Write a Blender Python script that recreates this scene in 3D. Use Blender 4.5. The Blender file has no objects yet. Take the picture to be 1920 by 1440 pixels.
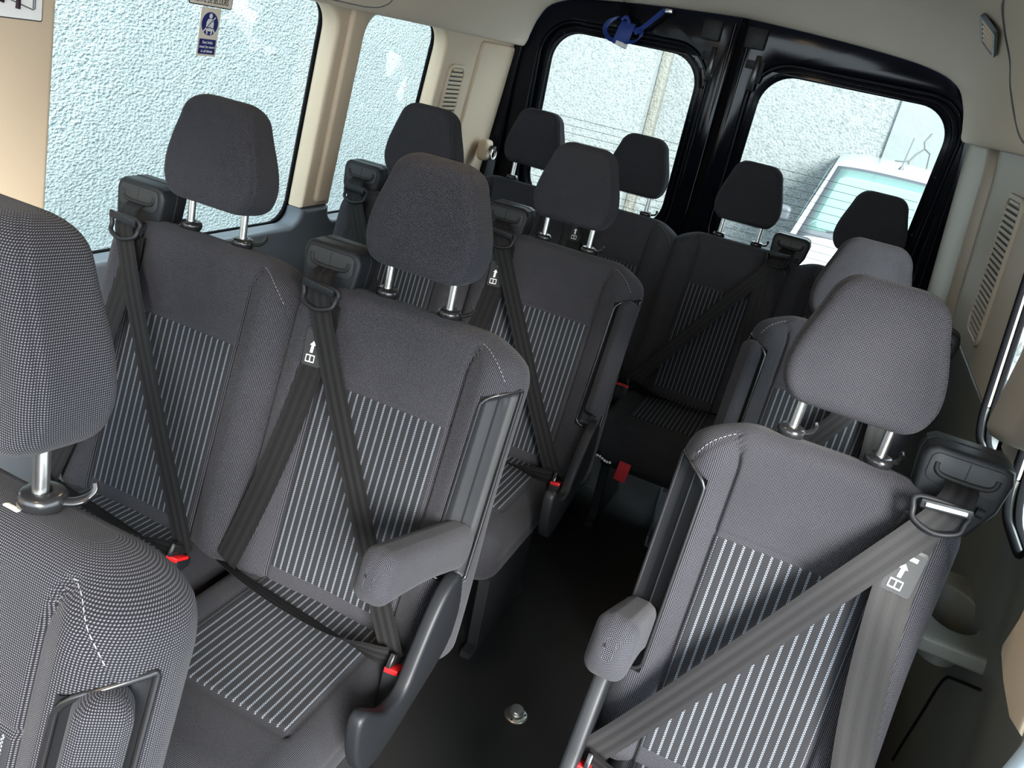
import bpy, bmesh, math, random
from mathutils import Vector, Matrix

# ------------------------------------------------------------------ camera
SC = bpy.context.scene
COL = SC.collection
F_PX = 1480.077
CAM = Vector((0.676, -0.457, 1.546))
YAW, PITCH, ROLL = -0.333, 0.400, 0.215
def cam_axes():
    f = Vector((math.sin(YAW)*math.cos(PITCH), math.cos(YAW)*math.cos(PITCH), -math.sin(PITCH)))
    r = Vector((math.cos(YAW), -math.sin(YAW), 0)); u = r.cross(f)
    r2 = r*math.cos(ROLL) + u*math.sin(ROLL); u2 = -r*math.sin(ROLL) + u*math.cos(ROLL)
    return r2, u2, f
R_, U_, F_ = cam_axes()
cd = bpy.data.cameras.new('camera'); cam = bpy.data.objects.new('camera', cd); COL.objects.link(cam)
cd.sensor_width = 36; cd.lens = F_PX/1920*36; cd.clip_start = .02; cd.clip_end = 200
M4 = Matrix((R_, U_, -F_)).transposed().to_4x4(); M4.translation = CAM
cam.matrix_world = M4
SC.camera = cam

# ------------------------------------------------------------------ light
W = bpy.data.worlds.new('sky'); SC.world = W; W.use_nodes = True
bgn = W.node_tree.nodes['Background']
bgn.inputs[0].default_value = (.79, .905, 1.0, 1); bgn.inputs[1].default_value = 5.0
sd = bpy.data.lights.new('overcast_sun', 'SUN'); sd.energy = 11.0; sd.angle = math.radians(24); sd.color = (1, .97, .92)
so = bpy.data.objects.new('overcast_sun', sd); COL.objects.link(so)
so.rotation_euler = Vector((.60, -.75, .44)).to_track_quat('Z', 'Y').to_euler()
VS = SC.view_settings
VS.view_transform = 'Standard'; VS.look = 'None'; VS.gamma = 1; VS.use_curve_mapping = False
VS.exposure = 0.7

# ------------------------------------------------------------------ helpers
def tag(o, label=None, cat=None, group=None, kind=None):
    if label: o['label'] = label
    if cat: o['category'] = cat
    if group: o['group'] = group
    if kind: o['kind'] = kind
    return o
def empty(name, loc, label=None, cat=None, group=None):
    o = bpy.data.objects.new(name, None); COL.objects.link(o); o.location = loc
    o.empty_display_size = .05
    return tag(o, label, cat, group)
def link(name, me, parent=None, loc=None):
    o = bpy.data.objects.new(name, me); COL.objects.link(o)
    if parent: o.parent = parent
    if loc is not None: o.location = loc
    return o
def mesh(name, V, Fc, mat, smooth=True, uv=None, angle=None):
    me = bpy.data.meshes.new(name)
    me.from_pydata([tuple(v) for v in V], [], Fc)
    if uv:
        l = me.uv_layers.new(name='UVMap')
        k = 0
        for pi, poly in enumerate(me.polygons):
            for j, li in enumerate(poly.loop_indices):
                l.data[li].uv = uv[pi][j]
    me.update()
    if smooth:
        me.polygons.foreach_set('use_smooth', [True]*len(me.polygons))
        if angle:
            try: me.set_sharp_from_angle(angle=math.radians(angle))
            except Exception: pass
    if mat: me.materials.append(mat)
    return me
def from_bm(name, bm, mat, smooth=True, angle=35):
    bmesh.ops.recalc_face_normals(bm, faces=bm.faces[:])
    me = bpy.data.meshes.new(name); bm.to_mesh(me); bm.free()
    if smooth:
        me.polygons.foreach_set('use_smooth', [True]*len(me.polygons))
        try: me.set_sharp_from_angle(angle=math.radians(angle))
        except Exception: pass
    if mat: me.materials.append(mat)
    return me
CACHE = {}
def cached(key, fn):
    if key not in CACHE: CACHE[key] = fn()
    return CACHE[key]
def box_uv(me, scale=1.0):
    l = me.uv_layers.new(name='UVMap')
    for p in me.polygons:
        n = p.normal; ax = max(range(3), key=lambda i: abs(n[i]))
        for li in p.loop_indices:
            c = me.vertices[me.loops[li].vertex_index].co
            l.data[li].uv = ((c.y, c.z), (c.x, c.z), (c.x, c.y))[ax]
    return me
def box(name, c, d, mat, bev=.003, seg=2, rot=None, parent=None, key=None):
    """a box of full size d centred at c with rounded edges"""
    def mk():
        bm = bmesh.new(); bmesh.ops.create_cube(bm, size=1)
        bmesh.ops.scale(bm, vec=d, verts=bm.verts)
        if bev: bmesh.ops.bevel(bm, geom=bm.edges[:], offset=bev, segments=seg, profile=.5, affect='EDGES')
        if rot: bmesh.ops.rotate(bm, cent=(0,0,0), matrix=rot, verts=bm.verts)
        return from_bm(name, bm, mat)
    me = cached(key, mk) if key else mk()
    return link(name, me, parent, c)
def prism_me(name, pts, h0, h1, mp, mat, bev=0, seg=2):
    """polygon pts (a,b) extruded from h0 to h1; mp(a,b,h)->xyz"""
    bm = bmesh.new()
    lo = [bm.verts.new(mp(a, b, h0)) for a, b in pts]; hi = [bm.verts.new(mp(a, b, h1)) for a, b in pts]
    n = len(pts)
    bm.faces.new(lo[::-1]); bm.faces.new(hi)
    for i in range(n): bm.faces.new((lo[i], lo[(i+1) % n], hi[(i+1) % n], hi[i]))
    if bev:
        bmesh.ops.recalc_face_normals(bm, faces=bm.faces[:])
        top = [e for e in bm.edges if len(e.link_faces) == 2 and e.calc_face_angle(0) > .6 and all(len(f.verts) != 4 or True for f in e.link_faces)]
        caps = [e for e in top if any(len(f.verts) == n for f in e.link_faces)]
        bmesh.ops.bevel(bm, geom=caps, offset=bev, segments=seg, profile=.5, affect='EDGES')
    bmesh.ops.triangulate(bm, faces=[f for f in bm.faces if len(f.verts) > 4])
    return from_bm(name, bm, mat)
def catmull(P, n=8, closed=False):
    P = [Vector(p) for p in P]; out = []
    m = len(P)
    rng = range(m if closed else m-1)
    for i in rng:
        if closed: a, b, c, d = P[(i-1) % m], P[i], P[(i+1) % m], P[(i+2) % m]
        else: a, b, c, d = P[max(i-1, 0)], P[i], P[i+1], P[min(i+2, m-1)]
        for k in range(n):
            t = k/n
            out.append(.5*((2*b) + (c-a)*t + (2*a-5*b+4*c-d)*t*t + (3*b-a-3*c+d)*t**3))
    if not closed: out.append(P[-1])
    return out
def tube_me(name, path, r, mat, n=8, closed=False, flat=None):
    """round bar along path; r may be a list"""
    path = [Vector(p) for p in path]; m = len(path)
    V = []; Fc = []
    up = None
    for i, p in enumerate(path):
        if closed: t = path[(i+1) % m]-path[(i-1) % m]
        else: t = path[min(i+1, m-1)]-path[max(i-1, 0)]
        t.normalize()
        if up is None:
            up = Vector((0, 0, 1)) if abs(t.z) < .9 else Vector((0, 1, 0))
        a = t.cross(up)
        if a.length < 1e-5: a = t.orthogonal()
        a.normalize(); b = a.cross(t).normalized(); up = b
        rr = r[i] if isinstance(r, (list, tuple)) else r
        for k in range(n):
            an = 2*math.pi*k/n
            V.append(p + a*math.cos(an)*rr + b*math.sin(an)*rr*(flat or 1))
    for i in range(m if closed else m-1):
        j = (i+1) % m
        for k in range(n):
            k2 = (k+1) % n
            Fc.append((i*n+k, i*n+k2, j*n+k2, j*n+k))
    if not closed:
        Fc.append(tuple(range(n-1, -1, -1))); Fc.append(tuple((m-1)*n+k for k in range(n)))
    return mesh(name, V, Fc, mat, True, angle=50)
def tube(name, path, r, mat, parent=None, n=8, closed=False):
    return link(name, tube_me(name, path, r, mat, n, closed), parent)
def lathe_me(name, prof, mat, n=24):
    """prof list of (r,z) turned around z"""
    V = []; Fc = []
    for r, z in prof:
        for k in range(n):
            a = 2*math.pi*k/n; V.append((r*math.cos(a), r*math.sin(a), z))
    for i in range(len(prof)-1):
        for k in range(n):
            k2 = (k+1) % n
            Fc.append((i*n+k, i*n+k2, (i+1)*n+k2, (i+1)*n+k))
    Fc.append(tuple(range(n-1, -1, -1))); Fc.append(tuple((len(prof)-1)*n+k for k in range(n)))
    return mesh(name, V, Fc, mat, True, angle=40)
def ribbon_me(name, path, wdir, width, thick, mat, n=10, mirror=False, pin=None):
    """webbing: path points, width directions per point"""
    P = catmull(path, n); Wd = catmull(wdir, n)
    V = []; Fc = []; UV = []; L = 0
    nx = 6
    m = len(P); Ls = []
    for i, p in enumerate(P):
        if i: L += (p-P[i-1]).length
        Ls.append(L)
        t = (P[min(i+1, m-1)]-P[max(i-1, 0)]).normalized()
        w = Wd[i] - t*Wd[i].dot(t); w.normalize()
        nn = t.cross(w).normalized()
        for s in (1, -1):
            for k in range(nx+1):
                f = k/nx*2-1
                wid = width
                V.append(p + w*f*wid/2 + nn*(thick/2*s*(1-.6*abs(f)**8)))
    st = 2*(nx+1)
    for i in range(m-1):
        a = i*st; b = (i+1)*st
        for k in range(nx):
            Fc.append((a+k, a+k+1, b+k+1, b+k)); UV.append([((k)/nx, Ls[i]), ((k+1)/nx, Ls[i]), ((k+1)/nx, Ls[i+1]), (k/nx, Ls[i+1])])
            c = a+nx+1; d = b+nx+1
            Fc.append((c+k+1, c+k, d+k, d+k+1)); UV.append([((k+1)/nx, Ls[i]), (k/nx, Ls[i]), (k/nx, Ls[i+1]), ((k+1)/nx, Ls[i+1])])
        Fc.append((a, b, b+nx+1, a+nx+1)); UV.append([(0, 0)]*4)
        Fc.append((a+nx, a+2*nx+1, b+2*nx+1, b+nx)); UV.append([(1, 0)]*4)
    for a in (0, (m-1)*st):
        Fc.append(tuple(a+k for k in range(nx+1)) + tuple(a+2*nx+1-k for k in range(nx+1))); UV.append([(0, 0)]*(2*nx+2))
    if mirror:
        V = [Vector((-v.x, v.y, v.z)) for v in V]; Fc = [tuple(reversed(f)) for f in Fc]; UV = [list(reversed(u)) for u in UV]
    return mesh(name, V, Fc, mat, True, UV, 50)
def sst(a, b, x):
    t = max(0, min(1, (x-a)/(b-a))); return t*t*(3-2*t)
def gauss(x, s): return math.exp(-(x/s)**2)
def rrect(x0, x1, y0, y1, r, n=6):
    """rounded rectangle, counter-clockwise; r single or (bl,br,tr,tl)"""
    if not isinstance(r, (tuple, list)): r = (r,)*4
    out = []
    for (cx, cy, a0, rr) in ((x0+r[0], y0+r[0], math.pi, r[0]), (x1-r[1], y0+r[1], 1.5*math.pi, r[1]), (x1-r[2], y1-r[2], 0, r[2]), (x0+r[3], y1-r[3], .5*math.pi, r[3])):
        for k in range(n+1):
            a = a0 + k/n*math.pi/2; out.append((cx+rr*math.cos(a), cy+rr*math.sin(a)))
    return out
def plate_me(name, outer, holes, thick, bev, mp, mat, seg=3):
    """flat plate with holes (2D curve fill), thickness 2*thick about h=0; mp(a,b,h)->xyz"""
    cu = bpy.data.curves.new('tmp', 'CURVE'); cu.dimensions = '2D'; cu.fill_mode = 'BOTH'
    cu.extrude = max(thick-bev, 0.0001); cu.bevel_depth = bev; cu.bevel_resolution = seg; cu.offset = -bev
    for pl in [outer]+holes:
        sp = cu.splines.new('POLY'); sp.points.add(len(pl)-1)
        for q, (a, b) in zip(sp.points, pl): q.co = (a, b, 0, 1)
        sp.use_cyclic_u = True
    ob = bpy.data.objects.new('tmp', cu); COL.objects.link(ob)
    dg = bpy.context.evaluated_depsgraph_get()
    me = bpy.data.meshes.new_from_object(ob.evaluated_get(dg))
    bpy.data.objects.remove(ob); bpy.data.curves.remove(cu)
    me.name = name
    bm = bmesh.new(); bm.from_mesh(me); bpy.data.meshes.remove(me)
    bmesh.ops.remove_doubles(bm, verts=bm.verts, dist=1e-5)
    for v in bm.verts: v.co = Vector(mp(v.co.x, v.co.y, v.co.z))
    return from_bm(name, bm, mat, True, 40)
def text_me(name, s, size, mat, mp, align='CENTER', sx=1.0, bold=0.0):
    cu = bpy.data.curves.new('tmp', 'FONT'); cu.body = s; cu.size = size; cu.align_x = align; cu.align_y = 'CENTER'
    cu.extrude = .0002; cu.offset = bold
    ob = bpy.data.objects.new('tmp', cu); COL.objects.link(ob)
    dg = bpy.context.evaluated_depsgraph_get()
    me = bpy.data.meshes.new_from_object(ob.evaluated_get(dg)); me.name = name
    bpy.data.objects.remove(ob); bpy.data.curves.remove(cu)
    for v in me.vertices: v.co = Vector(mp(v.co.x*sx, v.co.y, v.co.z))
    me.materials.clear(); me.materials.append(mat)
    return me

# ------------------------------------------------------------------ materials
class NT:
    def __init__(s, name):
        s.m = bpy.data.materials.new(name); s.m.use_nodes = True
        s.t = s.m.node_tree; s.b = s.t.nodes['Principled BSDF']; s.out = s.t.nodes['Material Output']
    def n(s, typ, **kw):
        nd = s.t.nodes.new(typ)
        for k, v in kw.items(): setattr(nd, k, v)
        return nd
    def l(s, a, b): s.t.links.new(a, b)
    def val(s, x, sock):
        if isinstance(x, (int, float)): sock.default_value = x
        elif isinstance(x, tuple): sock.default_value = x
        else: s.l(x, sock)
    def math(s, op, a, b=None, c=None):
        nd = s.n('ShaderNodeMath', operation=op)
        s.val(a, nd.inputs[0])
        if b is not None: s.val(b, nd.inputs[1])
        if c is not None: s.val(c, nd.inputs[2])
        return nd.outputs[0]
    def mix(s, f, a, b):
        nd = s.n('ShaderNodeMix', data_type='RGBA')
        s.val(f, nd.inputs[0]); s.val(a, nd.inputs[6]); s.val(b, nd.inputs[7])
        return nd.outputs[2]
    def noise(s, scale, detail=3, vec=None, rough=.5):
        nd = s.n('ShaderNodeTexNoise'); nd.inputs['Scale'].default_value = scale; nd.inputs['Detail'].default_value = detail
        nd.inputs['Roughness'].default_value = rough
        if vec is not None: s.l(vec, nd.inputs['Vector'])
        return nd.outputs['Fac']
    def coords(s, which='Object'): return s.n('ShaderNodeTexCoord').outputs[which]
    def bump(s, h, strength, dist):
        nd = s.n('ShaderNodeBump'); nd.inputs['Strength'].default_value = strength; nd.inputs['Distance'].default_value = dist
        s.l(h, nd.inputs['Height']); s.l(nd.outputs[0], s.b.inputs['Normal'])
    def base(s, c, rough=.5, metal=0, spec=.5):
        if isinstance(c, tuple): s.b.inputs['Base Color'].default_value = (*c, 1) if len(c) == 3 else c
        else: s.l(c, s.b.inputs['Base Color'])
        s.b.inputs['Roughness'].default_value = rough; s.b.inputs['Metallic'].default_value = metal
        s.b.inputs['Specular IOR Level'].default_value = spec
        return s
def plain(name, c, rough=.5, metal=0, spec=.5, nz=None):
    m = NT(name).base(c, rough, metal, spec)
    if nz: m.bump(m.noise(nz[0], 2, m.coords()), nz[1], nz[2])
    return m.m
def c4(*c): return (*c, 1)
def fabric_mat(name, dark, light, cell=.0024, cover=.38, sheen=.04):
    m = NT(name); uv = m.coords('UV')
    sp = m.n('ShaderNodeSeparateXYZ'); m.l(uv, sp.inputs[0])
    k = 2*math.pi/cell
    a = m.math('SINE', m.math('MULTIPLY', sp.outputs[0], k)); b = m.math('SINE', m.math('MULTIPLY', sp.outputs[1], k))
    h = m.math('MULTIPLY_ADD', m.math('ADD', a, b), .25, .5)
    f = m.n('ShaderNodeMapRange'); f.inputs[1].default_value = 1-cover-.1; f.inputs[2].default_value = 1-cover+.28
    m.l(h, f.inputs[0])
    nz = m.noise(900, 2, m.coords()); big = m.noise(14, 3, m.coords())
    fac = m.math('MULTIPLY', f.outputs[0], m.math('MULTIPLY_ADD', nz, .8, .55))
    col = m.mix(fac, c4(*dark), c4(*light))
    col2 = m.mix(m.math('MULTIPLY', big, .35), col, c4(*[x*1.35 for x in dark]))
    m.base(col2, .95, 0, .1); m.bump(h, .5, .0007)
    m.b.inputs['Sheen Weight'].default_value = sheen; m.b.inputs['Sheen Roughness'].default_value = .5
    return m.m
def stripe_mat(name, pitch=.0154, off=0.0):
    m = NT(name); uv = m.coords('UV')
    sp = m.n('ShaderNodeSeparateXYZ'); m.l(uv, sp.inputs[0])
    u, v = sp.outputs[0], sp.outputs[1]
    fr = m.math('FRACT', m.math('ADD', m.math('DIVIDE', u, pitch), 100.5+off))
    def col(c, ph):
        d = m.math('ABSOLUTE', m.math('SUBTRACT', fr, c))
        on = m.math('LESS_THAN', d, .052)
        dash = m.math('FRACT', m.math('ADD', m.math('DIVIDE', v, .0042), ph+100))
        return m.math('MULTIPLY', on, m.math('LESS_THAN', dash, .62))
    st = m.math('MAXIMUM', col(.435, 0), col(.565, .5))
    rib = m.math('SINE', m.math('MULTIPLY', v, 2*math.pi/.0016))
    nz = m.noise(700, 2, m.coords())
    cl = m.mix(m.math('MULTIPLY_ADD', rib, .25, .35), c4(.008, .0083, .0095), c4(.030, .0305, .034))
    cl = m.mix(m.math('MULTIPLY', st, m.math('MULTIPLY_ADD', nz, .7, .5)), cl, c4(.20, .225, .265))
    m.base(cl, .9, 0, .2); m.bump(m.math('ADD', m.math('MULTIPLY', st, .7), m.math('MULTIPLY', rib, .12)), .5, .0006)
    return m.m
def belt_mat(name, c1, c2, rough=.38):
    m = NT(name); sp = m.n('ShaderNodeSeparateXYZ'); m.l(m.coords('UV'), sp.inputs[0])
    w = m.math('SINE', m.math('MULTIPLY', sp.outputs[0], 2*math.pi*3.0)); r = m.math('SINE', m.math('MULTIPLY', sp.outputs[1], 2*math.pi/.0018))
    f = m.n('ShaderNodeMapRange'); f.inputs[1].default_value = -.4; f.inputs[2].default_value = .4; m.l(w, f.inputs[0])
    m.base(m.mix(f.outputs[0], c4(*c1), c4(*c2)), rough, 0, .10)
    m.bump(m.math('ADD', m.math('MULTIPLY', w, .5), m.math('MULTIPLY', r, .25)), .35, .0006)
    return m.m
MT = {}
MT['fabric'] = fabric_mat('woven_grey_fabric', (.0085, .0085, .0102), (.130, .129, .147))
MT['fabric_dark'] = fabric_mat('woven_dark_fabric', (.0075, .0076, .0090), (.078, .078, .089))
MT['stripe'] = stripe_mat('striped_fabric')
MT['belt'] = belt_mat('belt_webbing', (.0095, .0092, .0096), (.0145, .0142, .0148), .5)
MT['belt_back'] = belt_mat('belt_webbing_smooth', (.0115, .011, .0112), (.0145, .014, .0142), .42)
MT['plastic'] = plain('black_plastic', (.010, .0108, .0125), .46, 0, .25, (900, .25, .0006))
MT['plastic_gloss'] = plain('glossy_black_plastic', (.012, .012, .013), .22)
MT['plastic_grey'] = plain('charcoal_plastic', (.022, .023, .024), .46, 0, .28, (900, .25, .0006))
MT['slate'] = plain('slate_plastic', (.07, .08, .09), .45, 0, .5, (800, .25, .0006))
MT['slot'] = plain('dark_slot', (.002, .002, .002), .7)
MT['metal'] = plain('brushed_steel', (.72, .71, .68), .28, 1, .5, (160, .15, .001))
MT['steel_dark'] = plain('painted_steel', (.03, .031, .033), .4, .4)
MT['red'] = plain('red_plastic', (.62, .012, .014), .35)
MT['red_dark'] = plain('red_fabric', (.42, .006, .012), .7)
MT['white'] = plain('white_print', (.82, .82, .80), .6)
MT['stitch'] = plain('pale_thread', (.20, .20, .215), .8)
MT['beige'] = plain('beige_trim', (.57, .455, .325), .55, 0, .4, (700, .2, .0005))
MT['headliner'] = plain('grey_beige_headliner', (.61, .53, .43), .85, 0, .2, (500, .25, .0006))
MT['taupe'] = plain('taupe_trim', (.37, .325, .265), .5, 0, .45, (700, .2, .0005))
MT['grey_trim'] = plain('grey_trim', (.095, .11, .125), .45, 0, .5, (800, .25, .0006))
MT['olive_trim'] = plain('grey_green_trim', (.088, .089, .076), .5, 0, .5, (800, .25, .0006))
MT['seal'] = plain('black_rubber', (.005, .005, .006), .9, 0, .08)
m = NT('black_vinyl_floor'); m.base(m.mix(m.math('MULTIPLY', m.noise(260, 3, m.coords()), 1), c4(.004, .004, .0045), c4(.013, .0125, .012)), .55, 0, .4)
m.bump(m.noise(420, 2, m.coords()), .4, .0008); MT['floor'] = m.m
m = NT('gloss_black_paint').base((.0035, .0042, .0075), .10, 0, .16); m.b.inputs['Coat Weight'].default_value = .0
MT['paint'] = m.m
m = NT('window_glass')
tr = m.n('ShaderNodeBsdfTransparent'); tr.inputs[0].default_value = c4(.93, .97, .975)
gl = m.n('ShaderNodeBsdfGlossy'); gl.inputs['Roughness'].default_value = .02
fz = m.n('ShaderNodeFresnel'); fz.inputs[0].default_value = 1.45
mx = m.n('ShaderNodeMixShader'); m.l(m.math('MULTIPLY', fz.outputs[0], .12), mx.inputs[0]); m.l(tr.outputs[0], mx.inputs[1]); m.l(gl.outputs[0], mx.inputs[2]); m.l(mx.outputs[0], m.out.inputs[0])
MT['glass'] = m.m
MT['heat'] = plain('heating_filament', (.035, .032, .03), .7)
MT['blue'] = plain('blue_webbing', (.012, .045, .26), .55)
def render_mat(name, c1, c2, scale, dist, strength):
    m = NT(name); co = m.coords()
    mp = m.n('ShaderNodeMapping'); mp.inputs['Scale'].default_value = (.85, .72, 1.1); m.l(co, mp.inputs[0])
    a = m.noise(scale, 3, mp.outputs[0], .5); b = m.noise(scale*.35, 2, mp.outputs[0], .5)
    h = m.math('ADD', a, m.math('MULTIPLY', b, .4))
    f = m.n('ShaderNodeMapRange'); f.inputs[1].default_value = .45; f.inputs[2].default_value = .75; m.l(h, f.inputs[0])
    m.base(m.mix(f.outputs[0], c4(*c2), c4(*c1)), .9, 0, .1); m.bump(h, strength, dist)  # darker hollows in the colour stand in for relief shading
    return m.m
MT['roughcast'] = render_mat('white_roughcast', (.172, .199, .199), (.122, .146, .148), 52, .04, 1.0)
MT['roughcast_rear'] = render_mat('grey_pebbledash', (.142, .154, .151), (.082, .092, .092), 46, .02, .8)
MT['tan'] = render_mat('stained_render', (.128, .128, .112), (.075, .075, .062), 40, .02, .8)
MT['concrete'] = plain('smooth_concrete', (.135, .15, .147), .9, 0, .1, (12, .3, .02))
MT['crack'] = plain('crack_line', (.07, .075, .072), .9)
MT['tarmac'] = plain('tarmac', (.25, .255, .255), .9, 0, .2, (90, .5, .01))
MT['carwhite'] = plain('white_car_paint', (.21, .218, .222), .2)
MT['carglass'] = plain('car_glass', (.07, .12, .11), .05)
MT['carblack'] = plain('car_black_trim', (.035, .04, .045), .5)
MT['lens'] = plain('lamp_lens', (.55, .58, .58), .12)
MT['amber'] = plain('amber_lens', (.75, .22, .10), .2)
MT['cream'] = plain('cream_label', (.78, .72, .60), .6)
MT['navy'] = plain('navy_print', (.008, .016, .16), .5)
MT['ink'] = plain('dark_ink', (.02, .006, .012), .6)
MT['paleblue'] = plain('pale_painted_metal', (.55, .66, .74), .35)
m = NT('lamp_diffuser'); m.base((.9, .8, .65), .5); m.b.inputs['Emission Color'].default_value = c4(1, .66, .36); m.b.inputs['Emission Strength'].default_value = 7
MT['lamp'] = m.m

# ================================================================== STRUCTURE
XC = .114
def wl(z): return -.855 + .12*(z-1.15)          # inner face of the left side trim
def wr(z): return 1.085 - .12*(z-1.15)
def struct(name, me, parent=None):
    o = link(name, me, parent)
    if not parent: o['kind'] = 'structure'
    return o
# floor
fl = box('floor', (XC, .65, -.02), (2.5, 4.7, .04), MT['floor'], .002); fl['kind'] = 'structure'

def comb(y0, y1, zt, zsplit, wins):
    """upper outline with window notches open at the bottom. wins: (a,b,top,ra,rb)"""
    pts = [(y0, zt), (y0, zsplit)]
    for a, b, t, r in wins:
        pts.append((a, zsplit))
        for k in range(9):
            an = math.pi - k/8*math.pi/2; pts.append((a+r+r*math.cos(an), t-r+r*math.sin(an)))
        for k in range(9):
            an = math.pi/2 - k/8*math.pi/2; pts.append((b-r+r*math.cos(an), t-r+r*math.sin(an)))
        pts.append((b, zsplit))
    pts += [(y1, zsplit), (y1, zt)]
    return pts
def comb_low(y0, y1, zb, zsplit, wins):
    pts = [(y0, zb), (y1, zb), (y1, zsplit)]
    for a, b, zl, r in reversed(wins):
        pts.append((b, zsplit))
        for k in range(9):
            an = 0 - k/8*math.pi/2; pts.append((b-r+r*math.cos(an), zl+r+r*math.sin(an)))
        for k in range(9):
            an = -math.pi/2 - k/8*math.pi/2; pts.append((a+r+r*math.cos(an), zl+r+r*math.sin(an)))
        pts.append((a, zsplit))
    pts += [(y0, zsplit)]
    return pts
TH = .032
# left side
LW = [(-.45, .56), (.745, 1.655), (1.80, 2.335)]
mpl = lambda a, b, h: (wl(b)-TH+h, a, b)
struct('wall_left', plate_me('wall_left', comb(-1.5, 2.96, 1.62, .93, [(a, b, 1.545, .075) for a, b in LW]), [], TH, .014, mpl, MT['beige'], 4))
struct('trim_1', plate_me('lower_trim_left', comb_low(-1.5, 2.96, 0.0, .928, [(a, b, .872, .05) for a, b in LW]), [], TH+.004, .016, mpl, MT['grey_trim'], 4))
def glass_pane(n, a, b, z0, z1, xf, out):
    me = plate_me('window', rrect(a, b, z0, z1, .07), [], .002, .0005, lambda p, q, h: (xf(q)+out+h, p, q), MT['glass'], 0)
    o = struct('window_%d' % n, me)
    if out > 0:          # rubber lip round the inner edge
        path = [(xf(q)+(.001 if out > 0 else -.060), p, q) for p, q in rrect(a+.012, b-.004, z0+(.004 if out > 0 else .006), 1.545, .06)]
        link('edge_seal', tube_me('edge_seal', path, .0065 if out > 0 else .004, MT['seal'], 8, True), o)
    me2 = plate_me('window_seal', rrect(a-.03, b+.03, z0-.03, z1+.03, .09), [rrect(a+.006, b-.006, z0+.006, z1-.006, .07)], .006, .002, lambda p, q, h: (xf(q)+out+h, p, q), MT['seal'], 1)
    link('window_seal', me2, o)
    return o
for i, (a, b) in enumerate(LW): glass_pane(i+1, a-.012, b+.004, .868, 1.56, wl, -.068)
# moulded ribs on the left pillars
def rib_pillar(name, y0, y1, z0, z1, depth, xf, sgn, mat):
    pts = rrect(y0, y1, z0, z1, .02)
    return struct(name, plate_me(name, pts, [], depth, min(.018, depth*.9), lambda a, b, h: (xf(b)+sgn*h, a, b), mat, 4))
rib_pillar('trim_2', 1.70, 1.775, .945, 1.56, .014, wl, 1, MT['beige'])
rib_pillar('trim_3', 2.60, 2.92, .80, 1.53, .012, wl, 1, MT['beige'])
# left vent grille
def vent(name, yc, z0, z1, hw, xf, sgn, mat, n, label, skew=0.0):
    e = empty(name, (0, 0, 0), label, 'vent')
    mp = lambda a, b, h: (xf(b)+sgn*(h+.002), a+skew*(b-z0), b)
    link('vent_frame', plate_me('vent_frame', rrect(yc-hw-.014, yc+hw+.014, z0-.014, z1+.014, (.03, .05, .035, .03)), [rrect(yc-hw, yc+hw, z0, z1, (.025, .04, .03, .025))], .006, .003, mp, mat, 2), e)
    link('vent_backing', plate_me('vent_backing', rrect(yc-hw-.002, yc+hw+.002, z0-.002, z1+.002, .02), [], .0008, .0002, mp, MT['slot'], 0), e)
    for k in range(n):
        z = z0 + (k+.5)/n*(z1-z0)
        t = (z-z0)/(z1-z0)
        w = hw*(1 - .45*max(0, 1-t*7)**2 - .45*max(0, 1-(1-t)*7)**2)
        h = (z1-z0)/n*.42
        V = []
        for (dz, dx) in ((-h, .001), (-h*.2, .007), (h, .0065), (h, .001)):
            for s in (-1, 1): V.append((xf(z+dz)+sgn*dx, yc+s*w+skew*(z-z0), z+dz))
        Fc = [(0, 1, 3, 2), (2, 3, 5, 4), (4, 5, 7, 6), (6, 7, 1, 0), (0, 2, 4, 6), (1, 7, 5, 3)]
        link('slat', mesh('slat', V, Fc, mat, False), e)
    return e
vent('vent_grille', 2.455, 1.06, 1.415, .055, wl, 1, MT['beige'], 22, 'beige slatted vent grille on the left rear pillar beside the rear door')

# right side
RW = [(-.6, .52), (.83, 1.05), (1.20, 1.455)]
TR = .007
mpr = lambda a, b, h: (wr(b)+TR+h, a, b)
struct('wall_right', plate_me('wall_right', comb(.62, 2.96, 1.62, 1.03, [(a, b, 1.545, .07) for a, b in RW[1:]]), [], TR, .005, mpr, MT['taupe'], 4))
struct('trim_4', plate_me('lower_trim_right', comb_low(.58, 2.96, 0.0, 1.028, [(a, b, .97, .05) for a, b in RW[1:]]), [], TR+.002, .006, mpr, MT['olive_trim'], 4))
for i, (a, b) in enumerate(RW[1:]): glass_pane(i+4, a-.012, b+.004, .966, 1.56, wr, .020)
# right C pillar cover stands well proud of the wall
pts = [(.80, 1.62), (.84, 1.17), (.88, 1.135), (1.0, 1.10), (1.09, 1.075), (1.145, 1.062), (1.165, 1.075), (1.16, 1.10), (1.075, 1.26), (.985, 1.45), (.94, 1.62)]
struct('trim_5', plate_me('pillar_cover', pts, [], .03, .022, lambda a, b, h: (wr(b)-.015+h, a, b), MT['taupe'], 5))
pts = [(.585, 1.62), (.585, .85), (.64, .832), (.71, .838), (.765, .853), (.775, .870), (.745, .94), (.715, 1.1), (.68, 1.62)]
struct('trim_6', plate_me('pillar_cover', pts, [], .02, .012, lambda a, b, h: (wr(b)+.012+h, a, b), MT['beige'], 5))
struct('trim_7', plate_me('trim_7', rrect(2.30, 3.0, .9, 1.56, .12, 8), [], .032, .030, lambda a, b, h: (wr(b)+.004+h, a, b), MT['taupe'], 8))
vent('vent_grille', 1.84, 1.10, 1.44, .10, wr, -1, MT['taupe'], 24, 'long taupe slatted vent grille on the right rear side panel', -.12)

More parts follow.
